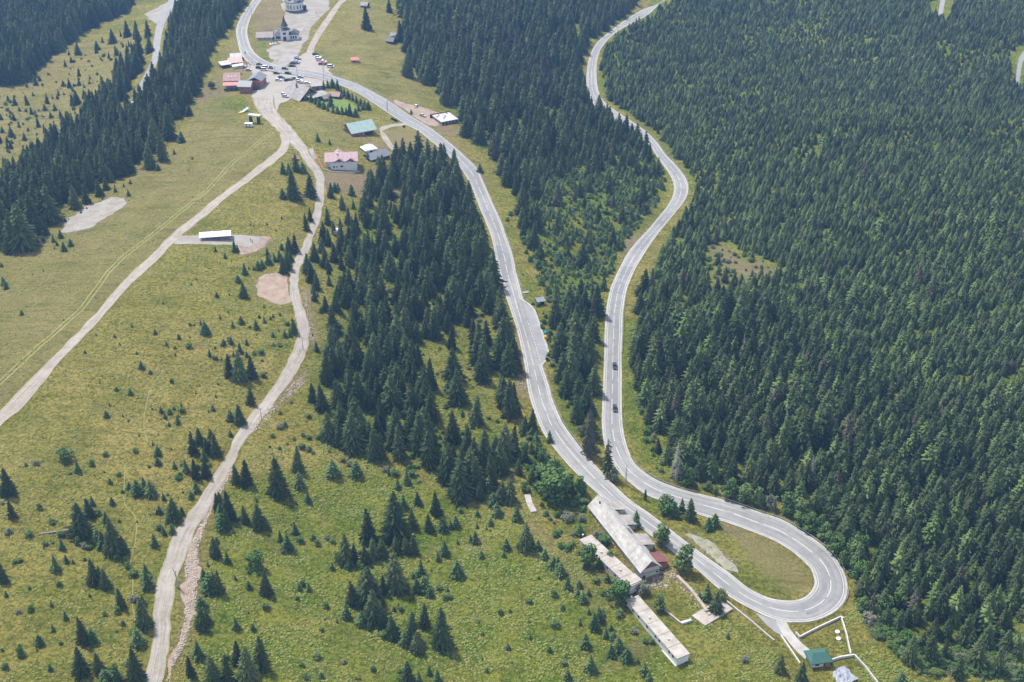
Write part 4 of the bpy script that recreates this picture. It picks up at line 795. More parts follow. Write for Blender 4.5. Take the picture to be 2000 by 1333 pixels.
for nm, ids in pick.items():
    for i in ids:
        t = trees[i]; root = empty(nm, (t[0], t[1], TZ[i]-.15), RS.uniform(0, 6.28)); h = t[2]
        k = int(RS.randint(0, 1000)); crown = (YG[k % 3] if t[4] == 'Y' else SPB[0] if t[4] == 'B' else PALE[k % 2] if t[4] == 'P' else SP[k % 5])
        root.rotation_euler[0] = RS.uniform(-.03,.03); root.rotation_euler[1] = RS.uniform(-.03,.03)
        w_ = h*t[3]*(1.05 if t[4] == 'Y' else 1.05)
        c = addobj('crown', crown, None, root); c.scale = (w_, w_, h)
        r = addobj('trunk', TRY if t[4] == 'Y' else TRK_, None, root); r.scale = (h, h, h)
        lab = labels_made[i]; tag(root, lab[0].upper()+lab[1:], 'tree', 'young spruces on the open ground' if nm == 'young_spruce' else 'large spruces of the woods')
picked = set(pick['spruce_tree']) | set(pick['young_spruce'])
rest = [i for i in range(len(trees)) if i not in picked]
print('trees', len(trees), 'hand', HANDN, 'rest', len(rest))
def scatter(name, pos, rot, scl, kidx, protos, mat, label):
    me = bpy.data.meshes.new(name); me.vertices.add(len(pos)); me.vertices.foreach_set('co', np.asarray(pos, np.float32).ravel()); 
    for nm, arr, ty in (('rv', rot, 'FLOAT_VECTOR'), ('sv', scl, 'FLOAT_VECTOR')):
        a = me.attributes.new(nm, ty, 'POINT'); a.data.foreach_set('vector', np.asarray(arr, np.float32).ravel())
    a = me.attributes.new('ki', 'INT', 'POINT'); a.data.foreach_set('value', np.asarray(kidx, np.int32))
    me.update(); o = addobj(name, me)
    g = bpy.data.node_groups.new(name, 'GeometryNodeTree'); g.interface.new_socket('Geometry', in_out='INPUT', socket_type='NodeSocketGeometry'); g.interface.new_socket('Geometry', in_out='OUTPUT', socket_type='NodeSocketGeometry')
    n = g.nodes; l = g.links; gi = n.new('NodeGroupInput'); go = n.new('NodeGroupOutput'); join = n.new('GeometryNodeJoinGeometry')
    src = gi.outputs[0]
    def na(nm, ty):
        k = n.new('GeometryNodeInputNamedAttribute'); k.data_type = ty; k.inputs[0].default_value = nm; return k.outputs[0]
    for k, pr in enumerate(protos):
        sep = n.new('GeometryNodeSeparateGeometry'); cmp_ = n.new('FunctionNodeCompare'); cmp_.data_type = 'INT'; cmp_.operation = 'EQUAL'
        l.new(na('ki', 'INT'), cmp_.inputs[2]); cmp_.inputs[3].default_value = k
        l.new(src, sep.inputs[0]); l.new(cmp_.outputs[0], sep.inputs[1])
        oi = n.new('GeometryNodeObjectInfo'); oi.transform_space = 'ORIGINAL'; oi.inputs[0].default_value = pr; oi.inputs[1].default_value = True
        ip = n.new('GeometryNodeInstanceOnPoints'); er = n.new('FunctionNodeEulerToRotation'); l.new(na('rv', 'FLOAT_VECTOR'), er.inputs[0])
        l.new(sep.outputs[0], ip.inputs['Points']); l.new(oi.outputs['Geometry'], ip.inputs['Instance']); l.new(er.outputs[0], ip.inputs['Rotation']); l.new(na('sv', 'FLOAT_VECTOR'), ip.inputs['Scale'])
        l.new(ip.outputs[0], join.inputs[0])
    l.new(join.outputs[0], go.inputs[0])
    md = o.modifiers.new('scatter', 'NODES'); md.node_group = g
    return tag(o, label, kind='stuff')
def single_tree(name, px, py, hp, crown, trunk, wf, label):
    x, y = G1(px, py); h = to_m(px, py, hp); root = empty(name, (x, y, Zf(x, y)-.1), 1.); c = addobj('crown', crown, None, root); c.scale = (h*wf, h*wf, h)
    r = addobj('trunk', trunk, None, root); r.scale = (h, h, h); return tag(root, label, 'tree')
single_tree('sparse_spruce', 1186, 930, 72, SPARSE, TRK_, 1.1, 'thin ragged spruce standing alone between the two arms of the asphalt road')
single_tree('dead_tree', 1222, 948, 42, DEAD, TRD, .8, 'small bare dead tree at the verge where the two road arms diverge')
single_tree('dead_tree', 1320, 940, 80, DEAD, TRD, 1.2, 'grey dead spruce with bare twigs at the edge of the east wood')
single_tree('dead_tree', 1273, 418, 32, DEAD, TRD, 1.2, 'grey dead spruce at the inner side of the upper road bend')
single_tree('dead_tree', 1256, 450, 20, DEAD, TRD, 1.2, 'pale dead spruce just above the orange road bank')
single_tree('old_spruce', 1150, 890, 92, SPB[0], TRK_, .85, 'tall grey brown old spruce alone on the bank between the two road arms')
single_tree('sparse_spruce', 1260, 976, 22, SPARSE, TRK_, 1.3, 'tiny sparse spruce on the grass strip between the road arms')

# prototype crowns are crowns of trees that stand in the scene
protoc = {}
for o in list(C.objects):
    if o.type == 'MESH' and o.name.startswith('crown') and o.data.name not in protoc: protoc[o.data.name] = o
def proto_for(me):
    if me.name in protoc: return protoc[me.name]
    return None
PL = [proto_for(m) for m in SP+SPB+YG+PALE]+[[o for o in C.objects if o.type == 'MESH' and o.data == DEAD][0]]
ki = []; pos = []; rot = []; scl = []
for i in rest:
    t = trees[i]; k = {'S': RS.randint(0, 5), 'B': 5, 'Y': 6+RS.randint(0, 3), 'P': 9+RS.randint(0, 2), 'D': 11}[t[4]]
    if PL[k] is None: k = 9 if k == 10 else 10 if k == 9 else 0
    ki.append(k); pos.append((t[0], t[1], TZ[i]-.15)); rot.append((RS.uniform(-.05,.05), RS.uniform(-.05,.05), RS.uniform(0,6.28))); w_ = t[2]*t[3]; scl.append((w_, w_, t[2]))
PLs = [p or PL[0] for p in PL]
scatter('spruce_forest', pos, rot, scl, ki, PLs, None, 'dense dark green spruce forest covering the valley slopes')
# grass tussocks and low herbs over the open ground
def tuft_mesh(name, seed, mat, n=16, hh=.5):
    rnd = random.Random(seed); V = []; F = []; m = 7
    for j, (r, z) in enumerate(((.5,-.08),(.42,.14*hh*2),(.22,.27*hh*2))):
        for i in range(m):
            q = rnd.uniform(.75,1.25); V.append((r*q*math.cos(6.283*i/m+j*.3), r*q*math.sin(6.283*i/m+j*.3), z*rnd.uniform(.7,1.25)))
    V.append((0,0,.36*hh*2))
    for j in range(2):
        for i in range(m): F.append((j*m+i, j*m+(i+1)%m, (j+1)*m+(i+1)%m, (j+1)*m+i))
    F += [(2*m+i, 2*m+(i+1)%m, 3*m) for i in range(m)]
    me = bpy.data.meshes.new(name); me.from_pydata(V, [], F); me.update(); me.materials.append(mat); return me
def stuff_with_seed(name, meshes, polys, n, smin, smax, label, flat_=.6, avoid=True, thr=None, gate=0.):
    X = []; Y = []
    for P, cnt in zip(polys, n):
        a = np.array(P, float); x, y = G(a[:,0], a[:,1]); q = np.stack([x,y],1)
        xs = RS.uniform(q[:,0].min(), q[:,0].max(), cnt); ys = RS.uniform(q[:,1].min(), q[:,1].max(), cnt); m = inpoly(xs, ys, q)
        if avoid: m &= ~blocked(xs, ys)
        if gate: m &= (vnoise(xs, ys, 13, 5)*.5+vnoise(xs, ys, 5, 6)*.5 + RS.rand(len(xs))*.3) > gate
        X.append(xs[m]); Y.append(ys[m])
    X = np.concatenate(X); Y = np.concatenate(Y); s_ = RS.uniform(smin, smax, len(X))**1.; zz = Z(X, Y); nn_ = len(X)
    # every mesh of the scatter is one of its own joined clumps: merged real geometry, no hidden sources
    VV = []; FF = []; off = 0; arrs = []
    for me in meshes:
        v = np.array([q.co[:] for q in me.vertices]); f = [tuple(p.vertices) for p in me.polygons]; arrs.append((v, f))
    me = bpy.data.meshes.new(name); co_ = []; loops = []; starts = []; tot = 0; lp = 0
    for k, (v, f) in enumerate(arrs):
        idx_ = np.arange(k, nn_, len(arrs)); a = RS.uniform(0, 6.28, len(idx_)); ca, sa = np.cos(a)[:,None], np.sin(a)[:,None]; ss = s_[idx_][:,None]
        vx = (v[:,0][None]*ca-v[:,1][None]*sa)*ss+X[idx_][:,None]; vy = (v[:,0][None]*sa+v[:,1][None]*ca)*ss+Y[idx_][:,None]; vz = v[:,2][None]*ss*flat_+zz[idx_][:,None]
        co_.append(np.stack([vx,vy,vz],2).reshape(-1,3)); fl_ = np.concatenate([np.array(q) for q in f]); ln = np.array([len(q) for q in f])
        loops.append((fl_[None]+(np.arange(len(idx_))*len(v))[:,None]+tot).ravel()); st = np.concatenate([[0], np.cumsum(ln)[:-1]])
        starts.append((st[None]+(np.arange(len(idx_))*len(fl_))[:,None]+lp).ravel()); tot += len(idx_)*len(v); lp += len(idx_)*len(fl_)
    co_ = np.concatenate(co_); loops = np.concatenate(loops); starts = np.concatenate(starts)
    me.vertices.add(len(co_)); me.vertices.foreach_set('co', co_.astype(np.float32).ravel()); me.loops.add(len(loops)); me.loops.foreach_set('vertex_index', loops.astype(np.int32))
    me.polygons.add(len(starts)); me.polygons.foreach_set('loop_start', starts.astype(np.int32)); me.update(calc_edges=True); me.materials.append(meshes[0].materials[0])
    print(name, nn_, len(starts)); return tag(addobj(name, me), label, kind='stuff')
LEFTM = [(-30,540),(350,290),(480,60),(560,260),(575,500),(570,720),(430,920),(300,1200),(270,1345),(-30,1345)]
CLEARM = [(470,880),(620,860),(1010,940),(1150,1080),(1350,1333),(1560,1333),(1500,1240),(1400,1180),(1345,1130),(1300,1340),(340,1340),(400,1100)]
VALM = [(0,180),(180,90),(290,100),(220,190),(100,300),(0,370)]
STM = [(620,400),(880,330),(1010,620),(1010,820),(1060,960),(900,960),(620,880),(600,700)]
EASTM = [(1680,1150),(1720,1240),(1990,1250),(1995,1330),(1560,1333),(1640,1215),(1660,1160)]
stuff_with_seed('grass_tussocks', [tuft_mesh('tuft', 3, M['tussock']), tuft_mesh('tuft', 4, M['tussock'], 12, .7)], [LEFTM, CLEARM, VALM, STM, EASTM], [48000, 24000, 5000, 6000, 4000], .3, .95, 'pale olive grass tussocks over the open meadow', gate=.62)
stuff_with_seed('low_herbs', [tuft_mesh('tuft', 6, M['herb'], 20, .8)], [LEFTM, CLEARM, VALM, STM, EASTM, [(985,375),(1000,500),(1035,560),(1085,720),(1165,880),(1230,950),(1180,920),(1070,800),(1050,600),(960,380)], [(1218,600),(1245,640),(1262,830),(1300,925),(1430,960),(1300,935),(1230,850)], [(1400,0),(1000,0),(900,240),(1000,400),(1170,850),(1180,600),(1300,400),(1170,200),(1160,100)]], [9000, 8000, 3500, 9000, 4500, 6000, 4000, 14000], .35, 1.3, 'darker green low herbs and bilberry patches', gate=.62)
# leafy trees and shrubs
for (k, zx, zy, zh, wf, v) in LEAFY:
    if zh < 5: continue
    x0, y0, s_ = FR[k]; px, py = x0+zx/s_, y0+zy/s_-1; x, y = G1(px, py); h = to_m(px, py, zh/s_*.95); big = h > 5
    root = empty('leafy_tree' if big else 'leafy_shrub', (x, y, Zf(x, y)-.1), RS.uniform(0, 6.28)); w_ = h*wf*1.05
    c = addobj('crown', LF[v], None, root); c.scale = (w_, w_, h)
    if big: r = addobj('trunk', LFT, None, root); r.scale = (h, h, h)
    tag(root, '%s %s %s %s, %s percent across, %s down the photo' % ('Rounded' if wf > .95 else 'Upright', 'greyish' if v == 2 else 'light green', 'leafy tree' if big else 'shrub', area(px, py, 1), spell(px/20), spell(py/13.33)), 'tree' if big else 'shrub', 'leafy trees and shrubs')
# light green undergrowth between and in front of the woods
UG = [(F_MID, 900, .55), ([(1000,330),(1130,260),(1290,310),(1300,400),(1200,500),(1180,640),(1090,640),(1020,480)], 700, .8), ([(985,375),(1000,430),(1000,500),(1035,560),(1075,640),(1085,720),(1110,800),(1165,880),(1190,920),(1160,880),(1090,800),(1065,720),(1058,640),(1010,540),(990,470)], 260, .9), (F_STAND, 260, .6), ([(1238,640),(1250,640),(1275,830),(1320,925),(1450,955),(1560,985),(1660,1060),(1690,1150),(1680,1180),(1620,1060),(1540,1010),(1400,965),(1290,935),(1255,850)], 420, .9),
 ([(1660,1150),(1700,1200),(1760,1240),(1850,1270),(1990,1240),(1995,1320),(1800,1320),(1700,1240)], 480, .9), ([(1015,830),(1060,860),(1110,930),(1160,980),(1140,1010),(1060,980),(1020,900)], 120, 1.), ([(1440,560),(1560,560),(1500,640),(1400,650),(1380,600)], 60, .8), ([(560,760),(640,860),(840,920),(830,950),(640,905),(520,920),(520,880)], 60, .7), ([(1080,1000),(1130,1050),(1240,1180),(1330,1300),(1250,1250),(1120,1110),(1050,1010)], 90, .8), ([(0,200),(180,100),(280,100),(200,220),(0,350)], 110, .5)]
UG += [([(1365,475),(1440,490),(1545,530),(1500,560),(1440,600),(1380,580)], 60, .6), ([(0,900),(280,880),(420,900),(330,1050),(290,1333),(0,1333)], 60, .5), ([(350,620),(560,560),(570,700),(430,880),(300,860)], 25, .5), ([(400,1000),(640,1000),(1000,1060),(1200,1300),(900,1333),(420,1333)], 40, .5)]
ux = []; uy = []
for P, cnt, g_ in UG:
    a = np.array(P, float); x, y = G(a[:,0], a[:,1]); q = np.stack([x,y],1); xs = RS.uniform(q[:,0].min(), q[:,0].max(), cnt*3); ys = RS.uniform(q[:,1].min(), q[:,1].max(), cnt*3); m = inpoly(xs, ys, q) & ~blocked(xs, ys) & (RS.rand(cnt*3) < g_)
    ux.append(xs[m]); uy.append(ys[m])
ux = np.concatenate(ux); uy = np.concatenate(uy); uh = RS.uniform(.8, 2.9, len(ux)); uz = Z(ux, uy); LFP = []
for me_ in LF: LFP.append([o for o in C.objects if o.type == 'MESH' and o.data == me_][0])
scatter('undergrowth', np.stack([ux, uy, uz-.25], 1), np.stack([ux*0, ux*0, RS.uniform(0, 6.28, len(ux))], 1), np.stack([uh*1.25, uh*1.25, uh*.9], 1), RS.choice(3, len(ux), p=[.45,.45,.10]), LFP, None, 'light green leafy undergrowth along the wood edges')
# ------------------------------------------------------------------ buildings
def frame_front(p0, p1, dz=0.):     # front wall line between two photo points on the ground; local x along it, y away from the viewer
    a = pt(*p0); b = pt(*p1); d = b-a; w_ = math.hypot(d.x, d.y); return Vector((a.x, a.y, min(a.z, b.z)+dz)), math.atan2(d.y, d.x), w_
def frame_side(q0, q1, dz=0.):      # left wall line, near end to far end; local y along it
    a = pt(*q0); b = pt(*q1); d = b-a; L_ = math.hypot(d.x, d.y); return Vector((a.x, a.y, (a.z+b.z)/2+dz)), math.atan2(d.y, d.x)-math.pi/2, L_
def gable(w_, d, z, rise, over=.6, along='x', th=.22, oL=None, oR=None, mat=None, parent=None, name='roof', skew=0.):
    oL = over if oL is None else oL; oR = over if oR is None else oR; mb = MB()
    if along == 'x':
        y0, y1, ym = -over, d+over, d/2; k = rise/(d/2); ze = z-k*over
        mb.slab((-oL,y0,ze),(w_+oR,y0,ze),(w_+oR,ym,z+rise),(-oL,ym,z+rise), th); mb.slab((-oL,ym,z+rise+.004),(w_+oR,ym,z+rise+.004),(w_+oR,y1,ze+.004),(-oL,y1,ze+.004), th)
    else:
        x0, x1, xm = -oL, w_+oR, w_/2+skew; kl = rise/(w_/2+skew); kr = rise/(w_/2-skew)
        mb.slab((x0,-over,z-kl*oL),(xm,-over,z+rise),(xm,d+over,z+rise),(x0,d+over,z-kl*oL), th); mb.slab((xm,-over,z+rise+.004),(x1,-over,z-kr*oR+.004),(x1,d+over,z-kr*oR+.004),(xm,d+over,z+rise+.004), th)
    return mb.build(name, mat, parent)
def walls(w_, d, z, rise, along, mat, parent, found=2., th=None, name='wall', skew=0.):
    if rise <= 0: return MB().box(0, w_, 0, d, -found, z).build(name, mat, parent)
    if along == 'x': pr = [(0,-found),(0,z),(d/2,z+rise-.05),(d,z),(d,-found)]; V = [(x,a,b) for x in (0,w_) for a,b in pr]
    else: pr = [(0,-found),(0,z),(w_/2+skew,z+rise-.05),(w_,z),(w_,-found)]; V = [(a,y,b) for y in (0,d) for a,b in pr]
    F = [tuple(range(5)), tuple(range(9,4,-1))]+[(i,(i+1)%5,5+(i+1)%5,5+i) for i in range(5)]
    o = meshobj(name, V, F, mat, parent); bm = bmesh.new(); bm.from_mesh(o.data); bmesh.ops.recalc_face_normals(bm, faces=bm.faces[:]); bm.to_mesh(o.data); bm.free(); return o
def hip(w_, d, z, rise, over, mat, parent, name='roof', ridge=None):
    i = min(w_, d)/2+over if ridge is None else ridge; x0, x1, y0, y1 = -over, w_+over, -over, d+over; zr = z+rise
    if w_ >= d: r0, r1 = (x0+i, (y0+y1)/2, zr), (x1-i+.02, (y0+y1)/2, zr)
    else: r0, r1 = ((x0+x1)/2, y0+i, zr), ((x0+x1)/2, y1-i+.02, zr)
    V = [(x0,y0,z),(x1,y0,z),(x1,y1,z),(x0,y1,z), r0, r1]+[(x0,y0,z-.25),(x1,y0,z-.25),(x1,y1,z-.25),(x0,y1,z-.25)]
    F = [(0,1,5,4),(1,2,5),(2,3,4,5),(3,0,4)] if w_ >= d else [(0,1,4),(1,2,5,4),(2,3,5),(3,0,4,5)]
    F += [(6,7,1,0),(7,8,2,1),(8,9,3,2),(9,6,0,3),(9,8,7,6)]; return meshobj(name, V, F, mat, parent)
def openings(parent, L, side_='front', w_=0, d=0, mat='glass_dark', name='window', frame='white_wall'):
    for (u, z, ww, hh) in L:
        mb = MB(); fb = MB()
        if side_ == 'front': mb.box(u-ww/2, u+ww/2, -.05, .1, z, z+hh); fb.box(u-ww/2-.1, u+ww/2+.1, -.03, .09, z-.1, z+hh+.1)
        elif side_ == 'right': mb.box(w_-.1, w_+.05, u-ww/2, u+ww/2, z, z+hh); fb.box(w_-.09, w_+.03, u-ww/2-.1, u+ww/2+.1, z-.1, z+hh+.1)
        elif side_ == 'left': mb.box(-.05, .1, u-ww/2, u+ww/2, z, z+hh); fb.box(-.03, .09, u-ww/2-.1, u+ww/2+.1, z-.1, z+hh+.1)
        f = fb.build(name, M[frame], parent); mb.build('pane' if name == 'window' else 'door_panel', M[mat], f)
def B(name, fr, label, cat='building', group=None):
    o = empty(name, fr[0], fr[1]); tag(o, label, cat, group); return o
# white villa with pink roof
fr = frame_front((646,330), (698,335)); w_ = fr[2]; v = B('villa', fr, 'big white villa with a dusty pink roof beside the dirt road', 'house')
walls(w_, 11, 6.6, 2.6, 'x', M['white_wall'], v); gable(w_, 11, 6.6, 2.6, .9, 'x', oL=3.2, oR=.7, mat=M['roof_pink'], parent=v)
o = MB().box(-2.6, -.003, 2.5, 9, -2, 5.6).build('wing', M['white_wall'], v)
for k, uc in enumerate((.33*w_, .76*w_)):
    mb = MB(); mb.slab((uc-2.3,-1.0,6.3),(uc,-1.0,7.75),(uc,3.2,7.75),(uc-2.3,.6,6.75), .18); mb.slab((uc,-1.0,7.754),(uc+2.3,-1.0,6.304),(uc+2.3,.6,6.754),(uc,3.2,7.754), .18); mb.build('dormer', M['roof_pink'], v)
gb = MB(); gb.slab((.30*w_-3,12.4,6.6),(.30*w_,12.4,9.0),(.30*w_,6.,9.2),(.30*w_-3,8.5,7.6), .2); gb.slab((.30*w_,12.4,9.004),(.30*w_+3,12.4,6.604),(.30*w_+3,8.5,7.604),(.30*w_,6.,9.204), .2); gb.build('rear_gable', M['roof_pink'], v)
openings(v, [(w_*f, 5.3, 1.5, 1.05) for f in (.16,.33,.60,.84)]); openings(v, [(w_*.13, 2.3, 1.0, .9), (w_*.18+.9, 2.3, .6, .9), (w_*.42, 2.5, 1.5, 1.)])
MB().box(w_*.51-.08, w_*.51+.08, -.12, -.002, 0, 6.4).build('downpipe', M['metal'], v); MB().box(w_*.27-.35, w_*.27+.35, 3.6, 4.3, 7.6, 9.6).build('chimney', M['white_wall'], v)
MB().box(-3.6, w_+1.4, -1.5, -1.2, -2.2, .35).build('terrace_wall', M['old_white'], v)
# teal roofed house
fr = frame_front((690,266.5), (731,265)); w_ = fr[2]; v = B('chalet', fr, 'unfinished brick house under a large teal metal roof', 'house')
walls(w_, 13, 4.3, 3.4, 'x', M['brick'], v, 2.5); gable(w_, 13, 4.3, 3.4, 1.2, 'x', oL=1.6, oR=1.6, mat=M['roof_teal'], parent=v)
openings(v, [(w_*.22,1.,1.2,1.1)], frame='old_white')
for k in range(4): openings(v, [(w_*.56+k*1.45, .7, 1.15, 1.9)], name='window', frame='dark_wood')
MB().box(w_*.48, w_*.52, -.14, -.002, -1.5, 4.1).build('pilaster', M['old_white'], v); MB().box(-.4, w_+.4, -1.1, -.15, -.25, -.05).build('balcony', M['old_white'], v)
# grey outbuilding and kiosk
fr = frame_front((725,314), (761,309)); w_ = fr[2]; v = B('outbuilding', fr, 'low outbuilding with a dark grey metal gable roof below the teal roofed house')
walls(w_, 8, 2.8, 2., 'x', M['brick'], v, 2.); gable(w_, 8, 2.8, 2., .8, 'x', mat=M['roof_grey'], parent=v); openings(v, [(w_*.25,.9,1.,1.),(w_*.6,.9,1.,1.)])
fr = frame_front((715,299), (735,298)); w_ = fr[2]; v = B('kiosk', fr, 'small square kiosk with a pale pyramid roof behind the grey outbuilding'); walls(w_, 6, 2.6, 0, 'x', M['white_wall'], v); hip(w_, 6, 2.6, 2.4, .8, M['shelter_white'], v); openings(v, [(w_*.5,.8,1.4,1.2)])
# lodge
fr = frame_front((588,197.5), (620,189)); w_ = fr[2]; v = B('lodge', fr, 'old lodge with a big weathered grey shingle gable roof and dark gable front', 'building')
walls(w_, 16, 2.6, 5., 'y', M['dark_wood'], v); gable(w_, 16, 2.6, 5., 1.6, 'y', oL=2.4, oR=1.8, mat=M['roof_shingle'], parent=v); openings(v, [(w_*.5,3.4,1.6,1.3),(w_*.3,.8,1.2,1.2),(w_*.7,.8,1.2,1.2)])
MB().box(w_*.3, w_*.3+.8, 9, 9.8, 5, 8.4).build('chimney', M['stone_base'], v)
mb = MB(); mb.slab((w_*.22,-7,2.5),(w_+4,-7,2.5),(w_+4,-.1,3.3),(w_*.22,-.1,3.3), .16); o = mb.build('veranda_roof', M['roof_shingle'], v)
for x_ in (w_*.26, w_*.6, w_+3.6): MB().box(x_, x_+.25, -6.7, -6.45, -2, 2.3).build('post', M['old_white'], v)
fr = frame_front((610,177), (630,176)); w_ = fr[2]; v = B('shed', fr, 'flat grey roofed shed directly behind the lodge'); walls(w_, 6, 2.6, 0, 'x', M['grey_wood'], v)
MB().slab((-.5,-.5,2.8),(w_+.5,-.5,2.8),(w_+.5,6.5,3.1),(-.5,6.5,3.1), .15).build('roof', M['roof_shingle'], v); openings(v, [(w_*.5,0,1.2,2.)], name='door', mat='dark_wood', frame='old_white')
fr = frame_front((643,191), (662,194)); w_ = fr[2]; v = B('garden_cabin', fr, 'little cabin with a dark red brown roof in the lodge garden', 'cabin'); walls(w_, 5, 2.1, 1.6, 'x', M['dark_wood'], v); gable(w_, 5, 2.1, 1.6, .6, 'x', mat=M['roof_maroon'], parent=v); openings(v, [(w_*.5,.6,1.,1.)])
fr = frame_front((633,199), (641,198)); w_ = fr[2]; v = B('wooden_shed', fr, 'tiny brown wooden shed between the lodge veranda and a garden spruce', 'shed'); walls(w_, 3.5, 2.1, 1., 'x', M['dark_wood'], v); gable(w_, 3.5, 2.1, 1., .4, 'x', mat=M['roof_brown'], parent=v); openings(v, [(w_*.5,0,.9,1.7)], name='door', mat='grey_wood', frame='old_white')
# junction cluster
fr = frame_front((468,181.5), (489,182)); w_ = fr[2]; v = B('brick_house', fr, 'brick house with two grey metal roofs beside the gravel plaza', 'house')
walls(w_, 9, 5.2, 2., 'x', M['brick'], v, 2.5); gable(w_, 9, 5.2, 2., .9, 'x', oL=1.2, mat=M['roof_grey'], parent=v); openings(v, [(w_*.3,2.8,1.,1.1),(w_*.7,2.8,1.,1.1)])
MB().box(w_*.45, w_+4.5, 9.05, 22, -2, 5.4).build('rear_wing', M['brick'], v)
mb = MB(); xm = (w_*1.45+4.5)/2; mb.slab((w_*.45-.8,9.9,5.2),(xm,9.9,7.6),(xm,23,7.6),(w_*.45-.8,23,5.2), .2); mb.slab((xm,9.9,7.604),(w_+5.3,9.9,5.204),(w_+5.3,23,5.204),(xm,23,7.604), .2); mb.build('rear_roof', M['roof_grey'], v)
fr = frame_front((441,172), (466,171)); w_ = fr[2]; v = B('guesthouse', fr, 'guesthouse with a dark maroon roof, roof windows and a coral red front canopy', 'house')
walls(w_, 11, 5.4, 3., 'x', M['old_white'], v, 2.5); gable(w_, 11, 5.4, 3., 1., 'x', oL=1.4, oR=1.6, mat=M['roof_maroon'], parent=v)
MB().slab((-1.,-5,3.2),(w_+1.,-5,3.2),(w_+1.,-.1,4.6),(-1.,-.1,4.6), .15).build('canopy', M['roof_coral'], v)
for x_ in (-.6, w_*.33, w_*.66, w_+.4): MB().box(x_, x_+.2, -4.7, -4.5, -2, 3.05).build('post', M['metal'], v)
MB().box(-.7, w_+.6, -4.6, -4.5, -.5, 1.1).build('balustrade', M['roof_slate'], v)
for f in (.25,.5,.75):
    yy = 2.2; zz = 5.4+3.*yy/5.5; MB().slab((w_*f-.5,yy-.6,zz-.12),(w_*f+.5,yy-.6,zz-.12),(w_*f+.5,yy+.6,zz+.55),(w_*f-.5,yy+.6,zz+.55), .12).build('roof_window', M['roof_rose'], v)
fr = frame_front((450,130), (473,128)); w_ = fr[2]; v = B('market_pavilion', fr, 'open market pavilion with a pale rose roof by the road bend', 'pavilion'); MB().box(0, w_, .4, 6.4, -1.5, 2.4).build('wall', M['old_white'], v); MB().slab((-.8,-1.,2.6),(w_+.8,-1.,2.6),(w_+.8,7,4.),(-.8,7,4.), .15).build('roof', M['roof_rose'], v); openings(v, [(w_*.3,.3,2.2,1.6),(w_*.7,.3,2.2,1.6)])
bpy.data.objects[v.name].children[0].location.y = 0
fr = frame_front((452,120), (471,119)); w_ = fr[2]; v = B('shop', fr, 'small shop with a light grey roof at the outer side of the road bend', 'shop'); walls(w_, 8, 3., 1.6, 'x', M['old_white'], v); gable(w_, 8, 3., 1.6, .8, 'x', mat=M['tin'], parent=v); openings(v, [(w_*.5,.2,3.,2.)])
fr = frame_front((432,134), (452,131)); w_ = fr[2]; v = B('awning', fr, 'white awning over dark stalls behind the maroon guesthouse', 'awning'); MB().slab((0,-1,2.4),(w_,-1,2.4),(w_,6,3.2),(0,6,3.2), .1).build('canopy', M['tin'], v)
for x_ in (.3, w_-.5):
    for y_ in (-.8, 5.5): MB().box(x_, x_+.18, y_, y_+.18, -1.5, 2.4).build('post', M['metal'], v)
MB().box(.6, w_-.6, 2, 4.5, -1, 1.1).build('counter', M['dark_wood'], v)
fr = frame_front((455,137), (476,134)); w_ = fr[2]; v = B('market_stall', fr, 'long white canvas market stall in front of the rose roofed pavilion', 'stall'); gable(w_, 3, 2.2, .9, .2, 'x', .08, mat=M['shelter_white'], parent=v)
for x_ in (.1, w_/2, w_-.3):
    for y_ in (.1, 2.7): MB().box(x_, x_+.12, y_, y_+.12, -1, 2.25).build('post', M['metal'], v)
MB().box(.3, w_-.3, .5, 1.6, -.5, .9).build('counter', M['white_wall'], v)
# chapel gate house
fr = frame_front((536,80), (583,79.5)); w_ = fr[2]; v = B('gate_chapel', fr, 'white gatehouse chapel with arched windows and a pointed dark spire', 'chapel')
xm = w_*.44
MB().box(0, xm-3.1, 1, 9, -1.5, 4.2).build('left_wing', M['white_wall'], v); MB().box(xm+3.1, w_, 1, 9, -1.5, 4.2).build('right_wing', M['white_wall'], v)
a_ = hip(xm-3., 8, 4.2, 2.4, .5, M['roof_grey'], v, 'left_roof', 2.); a_.location = (0,1,0); a_ = hip(w_-xm-3., 8, 4.2, 2.4, .5, M['roof_slate'], v, 'right_roof', 2.); a_.location = (xm+3,1,0)
MB().box(xm-3, xm+3, .2, 7, -1.5, 7.6).build('tower', M['white_wall'], v); MB().lathe([(4.4,7.4),(3.9,8.0),(2.2,8.6),(2.1,8.7)], 8, xm, 3.6, math.pi/8).build('skirt_roof', M['roof_slate'], v)
MB().lathe([(.12,8.6),(1.7,8.6),(1.7,10.2),(.1,10.2)], 8, xm, 3.6).build('belfry', M['old_white'], v)
MB().lathe([(.05,9.9),(3.1,9.9),(2.6,10.4),(1.2,13.2),(.35,16.2),(.02,17.6)], 8, xm, 3.6).build('spire', M['roof_slate'], v)
MB().box(-.25, w_+.25, .7, .99, -1.5, .5).build('plinth', M['stone_base'], v)
for u in (.1*w_, .17*w_, .24*w_, .70*w_, .80*w_, .90*w_):
    q = MB().prism([(u-.55,1.2),(u+.55,1.2),(u+.55,2.6),(u+.3,3.1),(u,3.25),(u-.3,3.1),(u-.55,2.6)], -.04, .1); q.V = [(x,.93-z_+.0,y_) for x,y_,z_ in q.V]; q.build('window', M['glass_dark'], v)
openings(v, [(xm,4.3,2.2,1.6)]); d_ = v.children[-1]; d_.location.y = .2; openings(v, [(xm,0,2.2,2.9)], name='door', mat='dark_wood', frame='old_white'); v.children[-1].location.y = .2
fr = frame_front((502,80), (532,79.5)); w_ = fr[2]; v = B('chapel_annex', fr, 'long low annex with a brownish and slate striped roof joined to the gatehouse chapel')
